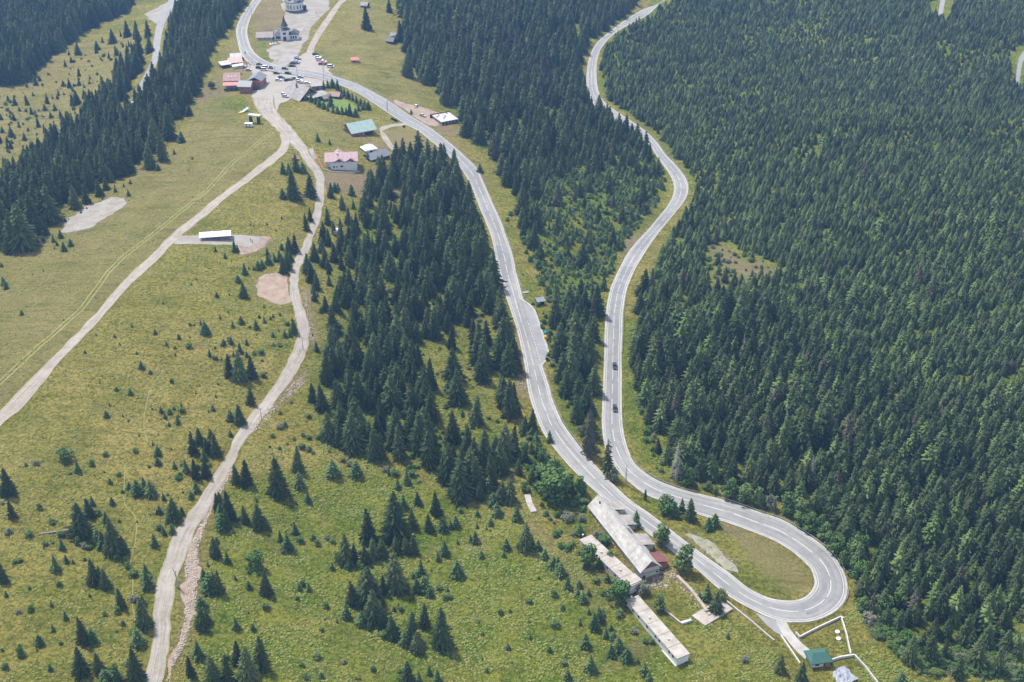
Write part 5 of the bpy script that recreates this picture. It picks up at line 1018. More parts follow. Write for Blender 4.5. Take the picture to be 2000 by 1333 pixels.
walls(w_, 9, 2.4, 2.6, 'x', M['old_white'], v, 1.5); gable(w_, 9, 2.4, 2.6, .7, 'x', mat=M['roof_brown'], parent=v); openings(v, [(w_*f,.8,.9,1.) for f in (.2,.5,.8)])
MB().slab((-.6,5.5,5.2),(w_+.4,5.5,5.2),(w_+.4,10.5,3.6),(-.6,10.5,3.6), .1).build('rear_roof', M['roof_grey'], v)
p = pt(533,87); v = empty('fountain', p); tag(v, 'small white fountain shrine in front of the gatehouse chapel annex', 'fountain'); MB().lathe([(2.6,-.5),(2.6,.5),(2.3,.5),(2.3,.2),(0,.2)], 10).build('basin', M['white_wall'], v)
for k in range(4): MB().box(1.2*math.cos(k*1.571+.785)-.1, 1.2*math.cos(k*1.571+.785)+.1, 1.2*math.sin(k*1.571+.785)-.1, 1.2*math.sin(k*1.571+.785)+.1, .2, 2.4).build('post', M['dark_wood'], v)
MB().lathe([(2.,2.3),(1.,3.1),(.02,4.2)], 6).build('roof', M['roof_slate'], v)
# round church
p = pt(576,21); v = empty('church', p, .1); tag(v, 'round white church with dark slate roofs at the top edge of the photo', 'church')
def ngon(r, z): return [(r, z)]
MB().lathe([(7.4,-1.5),(7.4,1.4),(7.0,1.45)], 12).build('plinth', M['stone_base'], v); MB().lathe([(7.,.5),(7.,7.6),(.1,7.6)], 12).build('wall', M['white_wall'], v)
MB().lathe([(7.8,7.4),(7.6,7.8),(3.,10.4),(2.9,10.4)], 12).build('roof', M['roof_slate'], v); MB().lathe([(2.6,9.8),(2.6,13),(.1,13)], 12).build('drum', M['white_wall'], v); MB().lathe([(3.1,12.9),(3.,13.2),(1.4,15.8),(.3,18),(.02,19)], 12).build('spire', M['roof_slate'], v)
for k in range(4):
    a = k*1.571+.6; x_, y_ = 4.8*math.cos(a), 4.8*math.sin(a); o = MB().lathe([(1.2,8),(1.2,11.4),(.1,11.4)], 8, x_, y_).build('turret', M['white_wall'], v); MB().lathe([(1.5,11.3),(.7,12.8),(.02,14.6)], 8, x_, y_).build('turret_roof', M['roof_slate'], o)
for k in range(7):
    a = -2.7+k*.38; x_, y_ = 7.*math.cos(a), 7.*math.sin(a); o = MB().box(-.35,.35,-.08,.12,2.6,5.4).build('window', M['glass_dark'], v); o.location = (x_*.985, y_*.985, 0); o.rotation_euler[2] = a+math.pi/2
MB().box(6.4,9,-1.6,1.6,-1,3.6).build('porch', M['dark_wood'], v)
# construction slab
fr = frame_front((862,245.5), (896,242)); w_ = fr[2]; v = B('construction_site', fr, 'unfinished concrete floor slab of a new building with open ground storey', 'building')
MB().box(0, w_, 0, 14, 2.5, 2.85).build('slab', M['tin'], v); MB().box(.2, w_-.2, 1.6, 13.6, -1.5, 2.495).build('wall', M['grey_wood'], v)
for k in range(6): MB().box(k*(w_-.4)/5, k*(w_-.4)/5+.4, .1, .5, -1.5, 2.49).build('pillar', M['old_white'], v)
for k in range(8): MB().box(random.uniform(.5,w_-1), random.uniform(.5,w_-1)+.3, 0, .3, 2.86, 3.5)
for (x_, y_) in ((1.,9),(3,11),(6,8.),(9,12),(4,5)):
    if x_ < w_-1: MB().box(x_, x_+.9, y_, y_+.6, 2.854, 3.3).build('block_pile', M['brick'], v)
MB().box(-3.8,-.05,6,19,-.4,.55).build('platform', M['old_white'], v); MB().box(-1,w_+1,14.6,15.,-1,3.2).build('retaining_wall', M['dark_wood'], v)
# white shelter
fr = frame_front((392,470), (450,470)); w_ = fr[2]; v = B('picnic_shelter', fr, 'long white vaulted shelter roof on slim posts on the grey lay-by', 'shelter')
V = []; F = []; D_ = 6.2
for j in range(9):
    t = j/8; z = 2.7+1.1*math.sin(math.pi*t); V += [(-.6,t*D_-.5,z),(w_+.6,t*D_-.5,z),(-.6,t*D_-.5,z-.12),(w_+.6,t*D_-.5,z-.12)]
for j in range(8): a = 4*j; F += [(a,a+1,a+5,a+4),(a+2,a+6,a+7,a+3),(a,a+4,a+6,a+2),(a+1,a+3,a+7,a+5)]
meshobj('roof', V, F+[(0,2,3,1),(32,33,35,34)], M['shelter_white'], v)
for k in range(6):
    for y_ in (0., D_-1.1): MB().box(k*(w_-.2)/5, k*(w_-.2)/5+.14, y_, y_+.14, -.4, 2.7).build('post', M['roof_red'] if y_ == 0 else M['metal'], v)
MB().box(w_*.25, w_*.95, 1.2, 1.6, .0, .5).build('bench', M['roof_red'], v); MB().box(w_*.25, w_*.95, 3.4, 3.8, .0, .5).build('bench', M['roof_red'], v)
# white trailer and small things
def trailer(px, py, rz, L_, wd, hh, name, label, cat, mat='shelter_white'):
    v = empty(name, pt(px, py), rz); tag(v, label, cat); MB().box(-L_/2, L_/2, -wd/2, wd/2, .5, .5+hh).build('body', M[mat], v)
    MB().slab((-L_/2-.05,-wd/2-.05,.56+hh),(L_/2+.05,-wd/2-.05,.56+hh),(L_/2+.05,wd/2+.05,.6+hh),(-L_/2-.05,wd/2+.05,.6+hh), .05).build('roof', M[mat], v)
    for x_ in (-L_*.22, L_*.22):
        for y_ in (-wd/2-.03, wd/2+.03): MB().tube((x_,y_-.1,.38),(x_,y_+.1,.38), .38, .38, 10).build('wheel', M['tyre'], v)
    for x_ in (-L_*.25, L_*.2): MB().box(x_-.45, x_+.45, -wd/2-.03, -wd/2+.02, 1.3, 1.9).build('window', M['glass_dark'], v)
    return v
trailer(657,456,R(82),4.2,2.0,1.7,'trailer','small white box trailer in the clearing right of the dirt road','trailer'); trailer(486,248,R(-8),4.6,2.1,1.8,'caravan','white caravan parked on the meadow below the wooden gate frame','caravan')
v = empty('wooden_gateway', pt(498,240), R(-15)); tag(v, 'wooden gateway of dark posts under a pale flat top beside the plaza', 'gateway')
for x_ in (-3.2,-2.2,1.8,2.9): MB().box(x_, x_+.45, -.8, .8, -.5, 4.6).build('post', M['dark_wood'], v)
MB().box(-3.8,3.8,-1.6,1.6,4.61,5.4).build('top_beam', M['old_white'], v)
v = empty('red_cabin', pt(686,122), R(5)); tag(v, 'tiny bright red cabin alone on the chapel meadow', 'cabin'); walls(5, 4, 1.9, 1.3, 'x', M['roof_coral'], v); gable(5, 4, 1.9, 1.3, .4, 'x', mat=M['roof_coral'], parent=v); openings(v, [(2.5,.2,1.6,1.5)])
for (px, py, lab, mt) in ((754,84,'dark old shepherd hut below spruces on the chapel meadow','roof_slate'), (762,74,'grey roofed hut half hidden behind the dark shepherd hut','roof_shingle'), (704,13,'grey hut above the lone meadow spruce near the top','roof_grey')):
    v = empty('hut', pt(px, py), R(-20)); tag(v, lab, 'hut'); walls(5.5, 5, 1.6, 2., 'x', M['dark_wood'], v); gable(5.5, 5, 1.6, 2., .5, 'x', mat=M[mt], parent=v); openings(v, [(2.7,.0,1.,1.5)], name='door', mat='dark_wood', frame='grey_wood')
fr = frame_front((1050,597.5), (1063,597)); w_ = fr[2]; v = B('bus_shelter', fr, 'small open bus shelter with a dark sloping roof beside the bus bay', 'shelter')
MB().box(0,w_,1.9,2.1,-.3,2.2).build('back_wall', M['dark_wood'], v); MB().box(0,.15,0,1.89,-.3,2.2).build('side_wall', M['dark_wood'], v); MB().box(w_-.15,w_,0,1.89,-.3,2.2).build('side_wall', M['dark_wood'], v); MB().slab((-.5,-.8,2.25),(w_+.5,-.8,2.25),(w_+.5,2.6,2.9),(-.5,2.6,2.9), .12).build('roof', M['roof_grey'], v); MB().box(.3,w_-.3,1.4,1.88,.2,.5).build('bench', M['grey_wood'], v)
# coloured play pieces
M['teal_plastic'] = simple('teal_plastic', (.01,.30,.40), .5, .1, 2.); M['yellow_plastic'] = simple('yellow_plastic', (.75,.42,.02), .5, .1, 2.); M['blue_plastic'] = simple('blue_plastic', (.08,.35,.62), .5, .1, 2.)
for (px, py, mt, lab, nm) in ((1067,654,'teal_plastic','teal igloo shaped recycling bin beside the bus bay','recycling_bin'), (1066.5,662,'yellow_plastic','yellow igloo shaped recycling bin beside the bus bay','recycling_bin')):
    v = empty(nm, pt(px, py)); tag(v, lab, 'bin', 'recycling bins'); MB().lathe([(.9,-.1),(1.,.4),(.9,1.2),(.5,1.7),(.05,1.85)], 12).build('body', M[mt], v); MB().lathe([(.3,1.7),(.3,1.95),(.02,1.98)], 8).build('lid', M['tyre'], v)
v = empty('inflatable_slide', pt(476,218), R(48)); tag(v, 'blue and white inflatable slide lying on the grass below the brick house', 'slide')
MB().box(-3.5,-1.2,-.9,.9,-.2,.6).build('base_mat', M['yellow_plastic'], v); q = MB(); q.slab((-1.2,-.9,.6),(3.4,-.9,2.2),(3.4,.0,2.2),(-1.2,.0,.6), .6); q.build('slide_bed', M['shelter_white'], v); q = MB(); q.slab((-1.2,.02,.6),(3.4,.02,2.2),(3.4,.9,2.2),(-1.2,.9,.6), .6); q.build('side_tube', M['blue_plastic'], v)
v = empty('haystack', pt(413,168)); MB().lathe([(2.3,-.3),(2.5,.8),(1.8,2.),(.7,3.),(.05,3.4)], 10).build('stack', M['dark_wood'], v); tag(v, 'round dark hay heap with a rusty cap on the slope behind the guesthouse', 'hay heap'); MB().lathe([(.95,2.85),(.5,3.35),(.02,3.6)], 8).build('cap', M['roof_coral'], v)
# derelict barracks
def over_far(q0, q1, width, dz=0.):
    fr = frame_side(q0, q1, dz); return fr
fr = frame_side((1251,1131), (1151,998)); L_ = fr[2]; a = pt(1251,1131); b = pt(1289,1122); w_ = max(7., abs((b-a).dot(Vector((math.cos(fr[1]), math.sin(fr[1]), 0)))))
v = B('derelict_barrack', fr, 'long derelict gabled barrack with a pale worn metal roof beside the asphalt road')
walls(w_, L_, 3.2, 3.3, 'y', M['old_white'], v, 3.); gable(w_, L_, 3.2, 3.3, .6, 'y', mat=M['roof_white'], parent=v)
MB().box(-.12, w_+.12, -.1, -.003, 1.35, 1.5).build('ledge', M['stone_base'], v)
q = MB(); q.V = [(.15,-.06,3.25),(w_-.15,-.06,3.25),(w_/2,-.06,6.2),(.15,.05,3.25),(w_-.15,.05,3.25),(w_/2,.05,6.2)]; q.F = [(0,1,2),(0,3,4,1),(1,4,5,2),(2,5,3,0)]; q.build('gable_board', M['roof_maroon'], v)
openings(v, [(w_*.88,.3,.9,.7)], frame='old_white'); openings(v, [(.18*w_,-1.2,1.,1.8)], name='door', mat='dark_wood', frame='old_white')
openings(v, [(y_, 1.3, 1.2, 1.1) for y_ in np.arange(3, L_-1, 3.2)], 'left', w_, L_, frame='grey_wood')
for k, (y0, y1, mt) in enumerate(((1.5,6.5,'roof_red'),(11.5,17.5,'roof_shingle'),(23.5,29,'roof_shingle'),(L_-6.,L_-1.5,'roof_shingle'))):
    if y1 > L_: continue
    o = MB().box(w_+.003, w_+4.0, y0, y1, -3, 2.1).build('side_annex', M['brick' if k == 0 else 'old_white'], v); MB().slab((w_-.4,y0-.3,3.6),(w_+4.5,y0-.3,2.2),(w_+4.5,y1+.3,2.2),(w_-.4,y1+.3,3.6), .15).build('annex_roof', M[mt], o)
    MB().box(w_+4.0, w_+4.06, y0+1.2, y1-1.2, .5, 1.6).build('annex_window', M['glass_dark'], o)
for (t_, y_, s_) in ((.35, 17.5, -1), (.18, 16.5, -1), (-.35, 17.0, 1)):
    x_ = w_/2+t_*w_ if t_ > 0 else w_/2+t_*w_; zz = 3.2+3.3*(1-abs(x_-w_/2)/(w_/2)); k_ = 3.3/(w_/2)*(1 if x_ < w_/2 else -1)
    for j in range(3): MB().slab((x_-.5,y_+j*1.1,zz-.5*k_+.03),(x_+.5,y_+j*1.1,zz+.5*k_+.03),(x_+.5,y_+j*1.1+.7,zz+.5*k_+.03),(x_-.5,y_+j*1.1+.7,zz-.5*k_+.03), .04).build('skylight', M['glass_dark'] if t_ > 0 else M['old_white'], v)
MB().lathe([(.28,5.),(.28,6.4),(.1,6.4)], 8, w_*.35, L_-3.).build('chimney', M['stone_base'], v)
fr = frame_side((1320.5,1304), (1221,1180)); L_ = fr[2]; a = pt(1320.5,1304); b = pt(1347,1293); w_ = abs((b-a).dot(Vector((math.cos(fr[1]), math.sin(fr[1]), 0))))
v = B('flat_barrack', fr, 'lower flat roofed concrete barrack with a row of small dark windows')
MB().box(.3, w_-.3, .3, L_-.3, -3, 2.4).build('wall', M['white_wall'], v); MB().box(0, w_, 0, L_, 2.401, 2.75).build('roof', M['flat_concrete'], v)
for y_ in (2.6,4.6,10.3,12.4,17.5,22.5,26,30,33): MB().box(.24,.4,y_-.4,y_+.4,1.0,1.9).build('window', M['glass_dark'], v)
MB().box(-.1,.29,.3,L_-.5,-3,-.6).build('plinth', M['old_white'], v)
fr = frame_side((1229,1162), (1131,1062)); L_ = fr[2]; v = B('flat_barrack', fr, 'upper flat roofed concrete barrack with a cracked roof, half hidden by shrubs')
MB().box(.3, 4.9, .3, L_-.3, -3, 2.4).build('wall', M['white_wall'], v); MB().box(0, 5.2, 0, L_, 2.401, 2.75).build('roof', M['flat_concrete'], v); MB().box(-1.0, 5.4, 0.4, 4.5, 2.76, 3.0).build('roof_step', M['flat_concrete'], v)
for y_ in (4,8.5,13,18,22.5,27,L_-2.2): MB().box(.24,.4,y_-.4,y_+.4,1.0,1.9).build('window', M['glass_dark'], v)
# gatehouse
fr = frame_front((1585,1306), (1619,1303)); w_ = fr[2]; v = B('gatehouse', fr, 'small gatehouse with a dark green hipped roof and brick red corner', 'building')
walls(w_, 4.6, 2.5, 0, 'x', M['old_white'], v, 2.5); hip(w_, 4.6, 2.5, 1.6, .8, M['roof_green'], v, ridge=1.6); MB().box(w_-1.3, w_+.05, -.08, -.003, -1, 2.45).build('brick_corner', M['brick'], v); openings(v, [(w_*.3,.8,1.4,1.)]); openings(v, [(w_*.75,0,.9,1.9)], name='door', mat='dark_wood', frame='roof_red')
# low walls
M['plot_white'] = simple('plot_white', (.58,.56,.53), .9, .35, .9)
def lowwall(pts, th, hh, name, label, mat, caps=True, cat='wall', base=-.6):
    P = [pt(*p) for p in pts]; v = empty(name, P[0]); tag(v, label, cat); mb = MB()
    for i in range(len(P)-1):
        a, b = P[i], P[i+1]; n = max(1, int((b-a).length/3)); d = (b-a).normalized(); nn = Vector((-d.y, d.x, 0)).normalized()*th/2
        for k in range(n):
            p = a+(b-a)*k/n; q = a+(b-a)*(k+1)/n; zp, zq = Zf(p.x, p.y), Zf(q.x, q.y); z0 = P[0]
            c = [(p.x-nn.x,p.y-nn.y),(p.x+nn.x,p.y+nn.y),(q.x+nn.x,q.y+nn.y),(q.x-nn.x,q.y-nn.y)]; zb = [zp,zp,zq,zq]; k0 = len(mb.V)
            mb.V += [(x-z0.x, y-z0.y, z+base-z0.z) for (x,y),z in zip(c, zb)]+[(x-z0.x, y-z0.y, z+hh-z0.z) for (x,y),z in zip(c, zb)]
            mb.F += [(k0,k0+1,k0+2,k0+3),(k0+7,k0+6,k0+5,k0+4),(k0,k0+4,k0+5,k0+1),(k0+1,k0+5,k0+6,k0+2),(k0+2,k0+6,k0+7,k0+3),(k0+3,k0+7,k0+4,k0)]
    o = mb.build('masonry', M[mat], v); bm = bmesh.new(); bm.from_mesh(o.data); bmesh.ops.recalc_face_normals(bm, faces=bm.faces[:]); bm.to_mesh(o.data); bm.free(); return v
lowwall([(1554,1238),(1562,1247),(1641,1208),(1648,1211)], .38, .9, 'plot_wall', 'white rendered wall along the hairpin side of the walled plot', 'plot_white')
lowwall([(1643,1210),(1653,1245),(1661,1282)], .38, .9, 'plot_wall', 'white rendered wall on the forest side of the walled plot', 'plot_white')
lowwall([(1668,1284),(1690,1306),(1722,1345)], .38, .9, 'plot_wall', 'white wall running downhill away from the walled plot corner', 'plot_white')
lowwall([(1622,1294),(1640,1288),(1668,1284)], .45, .9, 'plot_wall', 'worn white wall between the green gatehouse and the plot corner', 'old_white')
lowwall([(1525,1243),(1540,1265),(1562,1298)], .4, .7, 'plot_wall', 'white wall along the lower side of the concrete driveway', 'plot_white')
lowwall([(1416,1172),(1450,1200),(1485,1230),(1512,1252)], .5, .5, 'drain_wall', 'long pale concrete drain edge below the asphalt road', 'concrete')
lowwall([(1322,1128),(1336,1142),(1350,1156),(1372,1183),(1386,1203)], 1.1, .8, 'ruined_wall', 'crumbling grey stone wall between barrack and road', 'rock')
lowwall([(1298,1192),(1312,1205),(1330,1221)], .6, .7, 'ruined_wall', 'low ruined garden wall by the flat roofed barrack', 'rock')
lowwall([(1330,1221),(1350,1214)], .9, .8, 'ruined_wall', 'short pale end piece of the ruined garden wall', 'old_white')
lowwall([(1030,968),(1034,985),(1043,1002)], 2.2, .6, 'concrete_trough', 'tilted grey concrete trough on the slope left of the leafy trees', 'concrete')
v = empty('concrete_deck', pt(1402,1190), R(38)); tag(v, 'raised concrete deck overgrown by spruces next to the ruined wall', 'deck'); MB().box(-9,4,-3,3,-2,.6).build('slab', M['flat_concrete'], v); MB().box(-8.8,-8.4,-2.8,2.8,-2.5,-2.01).build('footing', M['stone_base'], v)
for (px, py, lab) in ((1635,1237,'upper round white well cover inside the walled plot'), (1637,1250,'lower round white well cover inside the walled plot')):
    v = empty('well_cover', pt(px, py)); tag(v, lab, 'well cover', 'round well covers'); MB().lathe([(.75,-.3),(.75,.3),(.6,.36),(.0,.38)], 14).build('lid', M['shelter_white'], v); MB().lathe([(.2,.37),(.2,.44),(0,.44)], 8).build('hatch', M['concrete'], v)
lowwall([(613,298),(620,311),(631,331)], .25, .8, 'garden_fence', 'coral coloured garden fence in front of the white villa', 'roof_coral', cat='fence')
lowwall([(631,332),(650,337),(690,340),(699,337)], .25, .7, 'garden_wall', 'pale low retaining wall below the white villa', 'old_white')
# roof wear: sheet joints, vents and debris on the barracks
for nm_ in ('flat_barrack', 'flat_barrack.001'):
    r_ = bpy.data.objects[nm_]; LL = [c.dimensions.y for c in r_.children if c.name.startswith('roof')][0]; ww = [c.dimensions.x for c in r_.children if c.name.startswith('roof')][0]
    for k in range(int(LL/6)): MB().box(.05, ww-.05, 5.2+k*6, 5.32+k*6, 2.752, 2.79).build('roof_joint', M['stone_base'], r_)
    for k in range(3): MB().box(ww*.4, ww*.4+.6, 8+k*11, 8.6+k*11, 2.752, 3.25).build('roof_vent', M['old_white'], r_)
# tarpaulin heap
P0 = pt(1645,1322); mb = MB(); n = 12
for j in range(n):
    for i in range(n):
        x_, y_ = (i/(n-1)-.5)*7.5, (j/(n-1)-.5)*6; mb.V.append((x_*(.8+.5*vnoise(np.array([y_+9.]), np.array([3.]), 1.1, 3)[0]), y_*(.8+.5*vnoise(np.array([x_+9.]), np.array([3.]), 1.1, 4)[0]), .15+1.1*vnoise(np.array([x_+50.]), np.array([y_+50.]), .8, 9)[0]*max(0, 1-(x_/4)**2)*max(0, 1-(y_/3.2)**2)))
for j in range(n-1):
    for i in range(n-1): mb.F.append((j*n+i, j*n+i+1, (j+1)*n+i+1, (j+1)*n+i))
M['tarp'] = simple('tarp', (.17,.21,.29), .6, .5, 1.6, (.36,.36,.36)); o = mb.build('tarpaulin', M['tarp']); o.location = P0; o.rotation_euler[2] = .5; tag(o, 'crumpled pale blue tarpaulin on the ground below the gatehouse', 'tarpaulin')
# ------------------------------------------------------------------ fallen log, woodpiles
a = pt(76,1047, .25); b = pt(146,1036, .35); v = empty('fallen_log', a); tag(v, 'long grey fallen tree trunk lying on the olive meadow', 'log'); d = b-a; MB().tube((0,0,0), tuple(d), .28, .45, 8).build('stem', M['deadwood'], v)
for t_, s_ in ((.2,1),(.35,-1),(.5,1)): p = d*t_; MB().tube(tuple(p), tuple(p+Vector((.6,1.2*s_,.5))), .09, .04, 5).build('limb', M['deadwood'], v)
# ------------------------------------------------------------------ vehicles
CARC = {}
def carmat(c):
    if c not in CARC:
        m, t, n, l, b = newmat('paint_'+c); b.inputs['Base Color'].default_value = ({'white': (.75,.75,.75,1), 'black': (.015,.015,.018,1), 'silver': (.42,.43,.45,1), 'red': (.35,.02,.02,1), 'blue': (.04,.12,.25,1), 'grey': (.14,.145,.15,1)})[c]; b.inputs['Roughness'].default_value = .3; b.inputs['Coat Weight'].default_value = .5; CARC[c] = m
    return CARC[c]
CARM = {}
def carmesh(kind, col):
    key = (kind, col)
    if key in CARM: return CARM[key]
    L_, wd, hb, hr = {'hatchback': (4.1,1.75,.85,1.48), 'estate car': (4.6,1.8,.88,1.5), 'van': (5.0,1.95,1.1,2.1)}[kind]
    pr = [(-L_/2,.28),(-L_/2-.02,.6),(-L_/2+.05,hb),(-L_*.28,hb+.06),(L_*.30,hb+.04),(L_/2-.1,hb-.12),(L_/2,.55),(L_/2-.05,.28)]
    def loft(pr, w0, wt, z1):
        V = []; n = len(pr)
        for s_ in (-1, 1):
            for x_, z_ in pr: V.append((x_, s_*(w0 if z_ < z1 else wt)/2, z_))
        F = [tuple(range(n)), tuple(range(2*n-1, n-1, -1))]+[(i, n+i, n+(i+1)%n, (i+1)%n) for i in range(n)]; me = bpy.data.meshes.new('body'); me.from_pydata(V, [], F)
        bm = bmesh.new(); bm.from_mesh(me); bmesh.ops.recalc_face_normals(bm, faces=bm.faces[:]); bmesh.ops.bevel(bm, geom=bm.edges[:], offset=.05, segments=2, affect='EDGES'); bm.to_mesh(me); bm.free(); return me
    body = loft(pr, wd, wd*.96, .8); body.materials.append(carmat(col))
    f0, f1 = {'hatchback': (-.44,.22), 'estate car': (-.46,.20), 'van': (-.47,.36)}[kind]
    cab = loft([(L_*f0,hb-.02),(L_*(f0+.07),hr-.06),(L_*(f1-.12),hr-.06),(L_*f1,hb-.02)], wd*.94, wd*.78, hb+.2); cab.materials.append(M['glass_dark'])
    rf = bpy.data.meshes.new('roof'); q = MB().box(L_*(f0+.08), L_*(f1-.13), -wd*.37, wd*.37, hr-.07, hr); rf.from_pydata(q.V, [], q.F); rf.materials.append(carmat(col))
    wh = bpy.data.meshes.new('wheel'); q = MB().tube((0,-.1,0),(0,.1,0), .33, .33, 12); rm = MB().tube((0,-.11,0),(0,.11,0), .18, .18, 8); wh.from_pydata(q.V, [], q.F); wh.materials.append(M['tyre'])
    lt = bpy.data.meshes.new('headlight'); q = MB().box(L_/2-.1, L_/2+.01, -.18, .18, .62, .76); lt.from_pydata(q.V, [], q.F); lt.materials.append(M['shelter_white'])
    CARM[key] = (body, cab, rf, wh, lt, L_, wd); return CARM[key]
def car(px, py, deg, kind, col, label):
    body, cab, rf, wh, lt, L_, wd = carmesh(kind, col); v = empty('van' if kind == 'van' else 'parked_car', pt(px, py, .14), R(deg)); tag(v, label, 'van' if kind == 'van' else 'car', 'cars and vans')
    for nm, me in (('body', body), ('cabin_glass', cab), ('roof', rf)): addobj(nm, me, None, v)
    for sx in (-1, 1):
        for sy in (-1, 1): o = addobj('wheel', wh, None, v); o.location = (sx*L_*.31, sy*(wd/2-.1), .33)
    for sy in (-1, 1): o = addobj('headlight', lt, None, v); o.location = (0, sy*wd*.34, 0)
    return v
k1, k2, k3 = 'hatchback', 'estate car', 'van'
ZC = (420, 90, 8.333)
CARS = [(1200.5,718,-92,k2,'black','black car driving ahead on the outer lane of the straight road'), (1201,801,-91,k2,'black','second black car driving below the first on the straight road'),
 (577,313,10,k1,'red','dark red hatchback parked beside the dirt road fork'), (813,209,80,k1,'white','white car parked on the pink building site ground'), (826,228,-35,k1,'silver','silver car parked next to the concrete slab site')]
for (zx, zy, dg, kd, cl, lab) in [(715,365,15,k2,'black','black car beside the white vans on the road shoulder'), (820,370,5,k3,'white','white van in the middle of the roadside row'), (800,405,0,k3,'white','white van nearest the brick house row'),
 (910,370,-50,k1,'black','black hatchback angled at the end of the roadside row'), (1140,385,-15,k2,'black','black car driving across the junction'), (1000,458,0,k1,'black','black hatchback on the plaza near the road mouth'), (1190,458,-10,k2,'black','long black car turning into the plaza'),
 (1080,525,-5,k2,'blue','dark blue car standing on the plaza'), (1035,570,-5,k2,'white','white car just below the dark blue one'), (1165,568,60,k1,'black','black hatchback standing steeply on the plaza'), (1215,562,20,k1,'grey','grey hatchback next to the steeply parked black one'),
 (1295,545,10,k2,'grey','grey car at the road edge of the plaza'), (1390,520,10,k1,'silver','silver hatchback right by the roadside verge'), (1365,572,5,k2,'white','white car first in the row behind the lodge'), (1370,607,5,k1,'silver','silver hatchback below the white car behind the lodge'), (1430,612,0,k1,'white','white hatchback in the row behind the lodge'), (1505,620,0,k2,'white','white estate car nearest the lodge shed'),
 (1260,340,0,k2,'black','dark car first at the parking entrance'), (1265,300,0,k1,'black','dark hatchback behind the parking entrance car'), (1345,205,0,k2,'silver','silver car at the back of the chapel side row'), (1350,230,0,k2,'grey','grey car in the chapel side row'), (1340,268,5,k2,'white','white car in the chapel side row'), (1280,270,5,k1,'white','white hatchback in the chapel side row'), (1330,295,5,k1,'grey','dark grey hatchback in the chapel side row'),
 (1635,145,15,k2,'black','black car at the top corner of the gravel parking'), (1680,195,0,k2,'white','white car below the black corner car'), (1700,245,-5,k3,'white','white van in the parking row'), (1735,305,5,k2,'red','dark red car in the parking row'), (1790,305,80,k1,'red','dark red hatchback beside the other red car'), (1770,270,0,k1,'white','white hatchback between the van and the red cars'),
 (1880,350,0,k3,'white','white van parked alone on the grass edge'), (765,512,-5,k2,'white','white car parked by the brick house wing'), (790,530,-5,k1,'silver','silver hatchback by the brick house wing'), (780,575,-5,k1,'white','white hatchback lower down by the brick house'), (785,605,-5,k2,'grey','grey car lowest in the brick house row'), (685,672,0,k3,'white','white van in the shadow of the brick house'), (690,710,5,k2,'black','black car under the brick house corner'),
 (1130,800,-30,k2,'white','white car parked diagonally above the lodge meadow'), (1150,838,-15,k2,'silver','silver car below the diagonal white one'), (440,350,0,k3,'white','white van between the pavilion and the maroon guesthouse'), (720,310,10,k1,'grey','grey hatchback first in the roadside row'), (550,408,0,k1,'silver','silver hatchback behind the maroon guesthouse')]:
    CARS.append((420+zx/8.333, 90+zy/8.333, dg, kd, cl, lab[0].upper()+lab[1:]))
for c in CARS: car(*c)
for (px, py, lab) in ((766,234,'first black hay bale in the short row by the road'), (770,236,'middle black hay bale in the short row by the road'), (774,238,'last black hay bale in the short row by the road'), (789,249,'single black hay bale at the side track mouth')):
    v = empty('hay_bale', pt(px, py, .6), R(40)); tag(v, lab, 'bale', 'black wrapped bales'); MB().tube((-.7,0,0),(.7,0,0), .65, .65, 12).build('wrap', M['tyre'], v)
# ------------------------------------------------------------------ poles
def pole(px, py, hp, label, lean=0., bars=1, lamp=False):
    h = to_m(px, py, hp); v = empty('power_pole', pt(px, py)); tag(v, label, 'pole', 'roadside poles'); MB().tube((0,0,-.5),(lean,0,h), .17, .10, 8).build('shaft', M['pole_mat'], v)
    for k in range(bars): MB().box(lean*.95-.9, lean*.95+.9, -.06, .06, h-.5-k*.7, h-.38-k*.7).build('crossarm', M['pole_mat'], v)
    if lamp: MB().box(lean-.1, lean+1.3, -.1, .1, h-.05, h+.07).build('lamp_head', M['metal'], v)
    return v
POLES = [(352,1150,38,'slanted pole standing beside the lower dirt road',-1.2,0), (346,1148,32,'straight pole paired with the slanted one by the lower dirt road',.4,1), (536,212,24,'pole with crossarm at the lower tip of the plaza',0,1), (500,103,30,'pole on the grass inside the upper road bend',0,1), (632,154,26,'pole at the road edge above the lodge',0,1), (633,142,18,'pole between the parking and the road',0,1), (581,152,26,'white pole at the middle of the junction',0,1), (756,216,16,'short pole beside the road above the teal roofed house',0,1),
 (597,282,24,'pole where the dirt road passes the villa meadow',0,1), (757,218,22,'taller pole beside the road above the teal roofed house',.3,0), (592,683,22,'pole at the outside of the middle dirt road bend',0,1), (640,382,26,'thin pole by the dirt road below the villa',0,1), (511,822,24,'pole beside the dirt road above the stone bank',0,1), (609,605,30,'thin pole above the stone bank by the pit',0,0), (492,38,20,'pole at the inner verge near the chapel',0,1)]
for p_ in POLES: pole(p_[0], p_[1], p_[2], p_[3], p_[4], p_[5])
# chevron boards and delineators at the hairpin
for i, (px, py, ang, lab) in enumerate(((1575,1038,-50,'first yellow marker board above the hairpin outer curve'), (1625.5,1082,-30,'second yellow marker board on the hairpin outer curve'), (1660,1144,-5,'third yellow marker board at the hairpin tip'), (1642,1195,30,'fourth yellow marker board below the hairpin tip'), (1500,1013,-60,'small yellow marker board on the curve before the hairpin'))):
    v = empty('marker_board', pt(px, py), R(ang)); tag(v, lab, 'sign', 'yellow marker boards'); MB().tube((0,0,-.3),(0,0,1.5), .05, .05, 6).build('post', M['metal'], v); MB().box(-.35,.35,-.09,-.052,.8,1.7).build('board', M['chevron'], v)
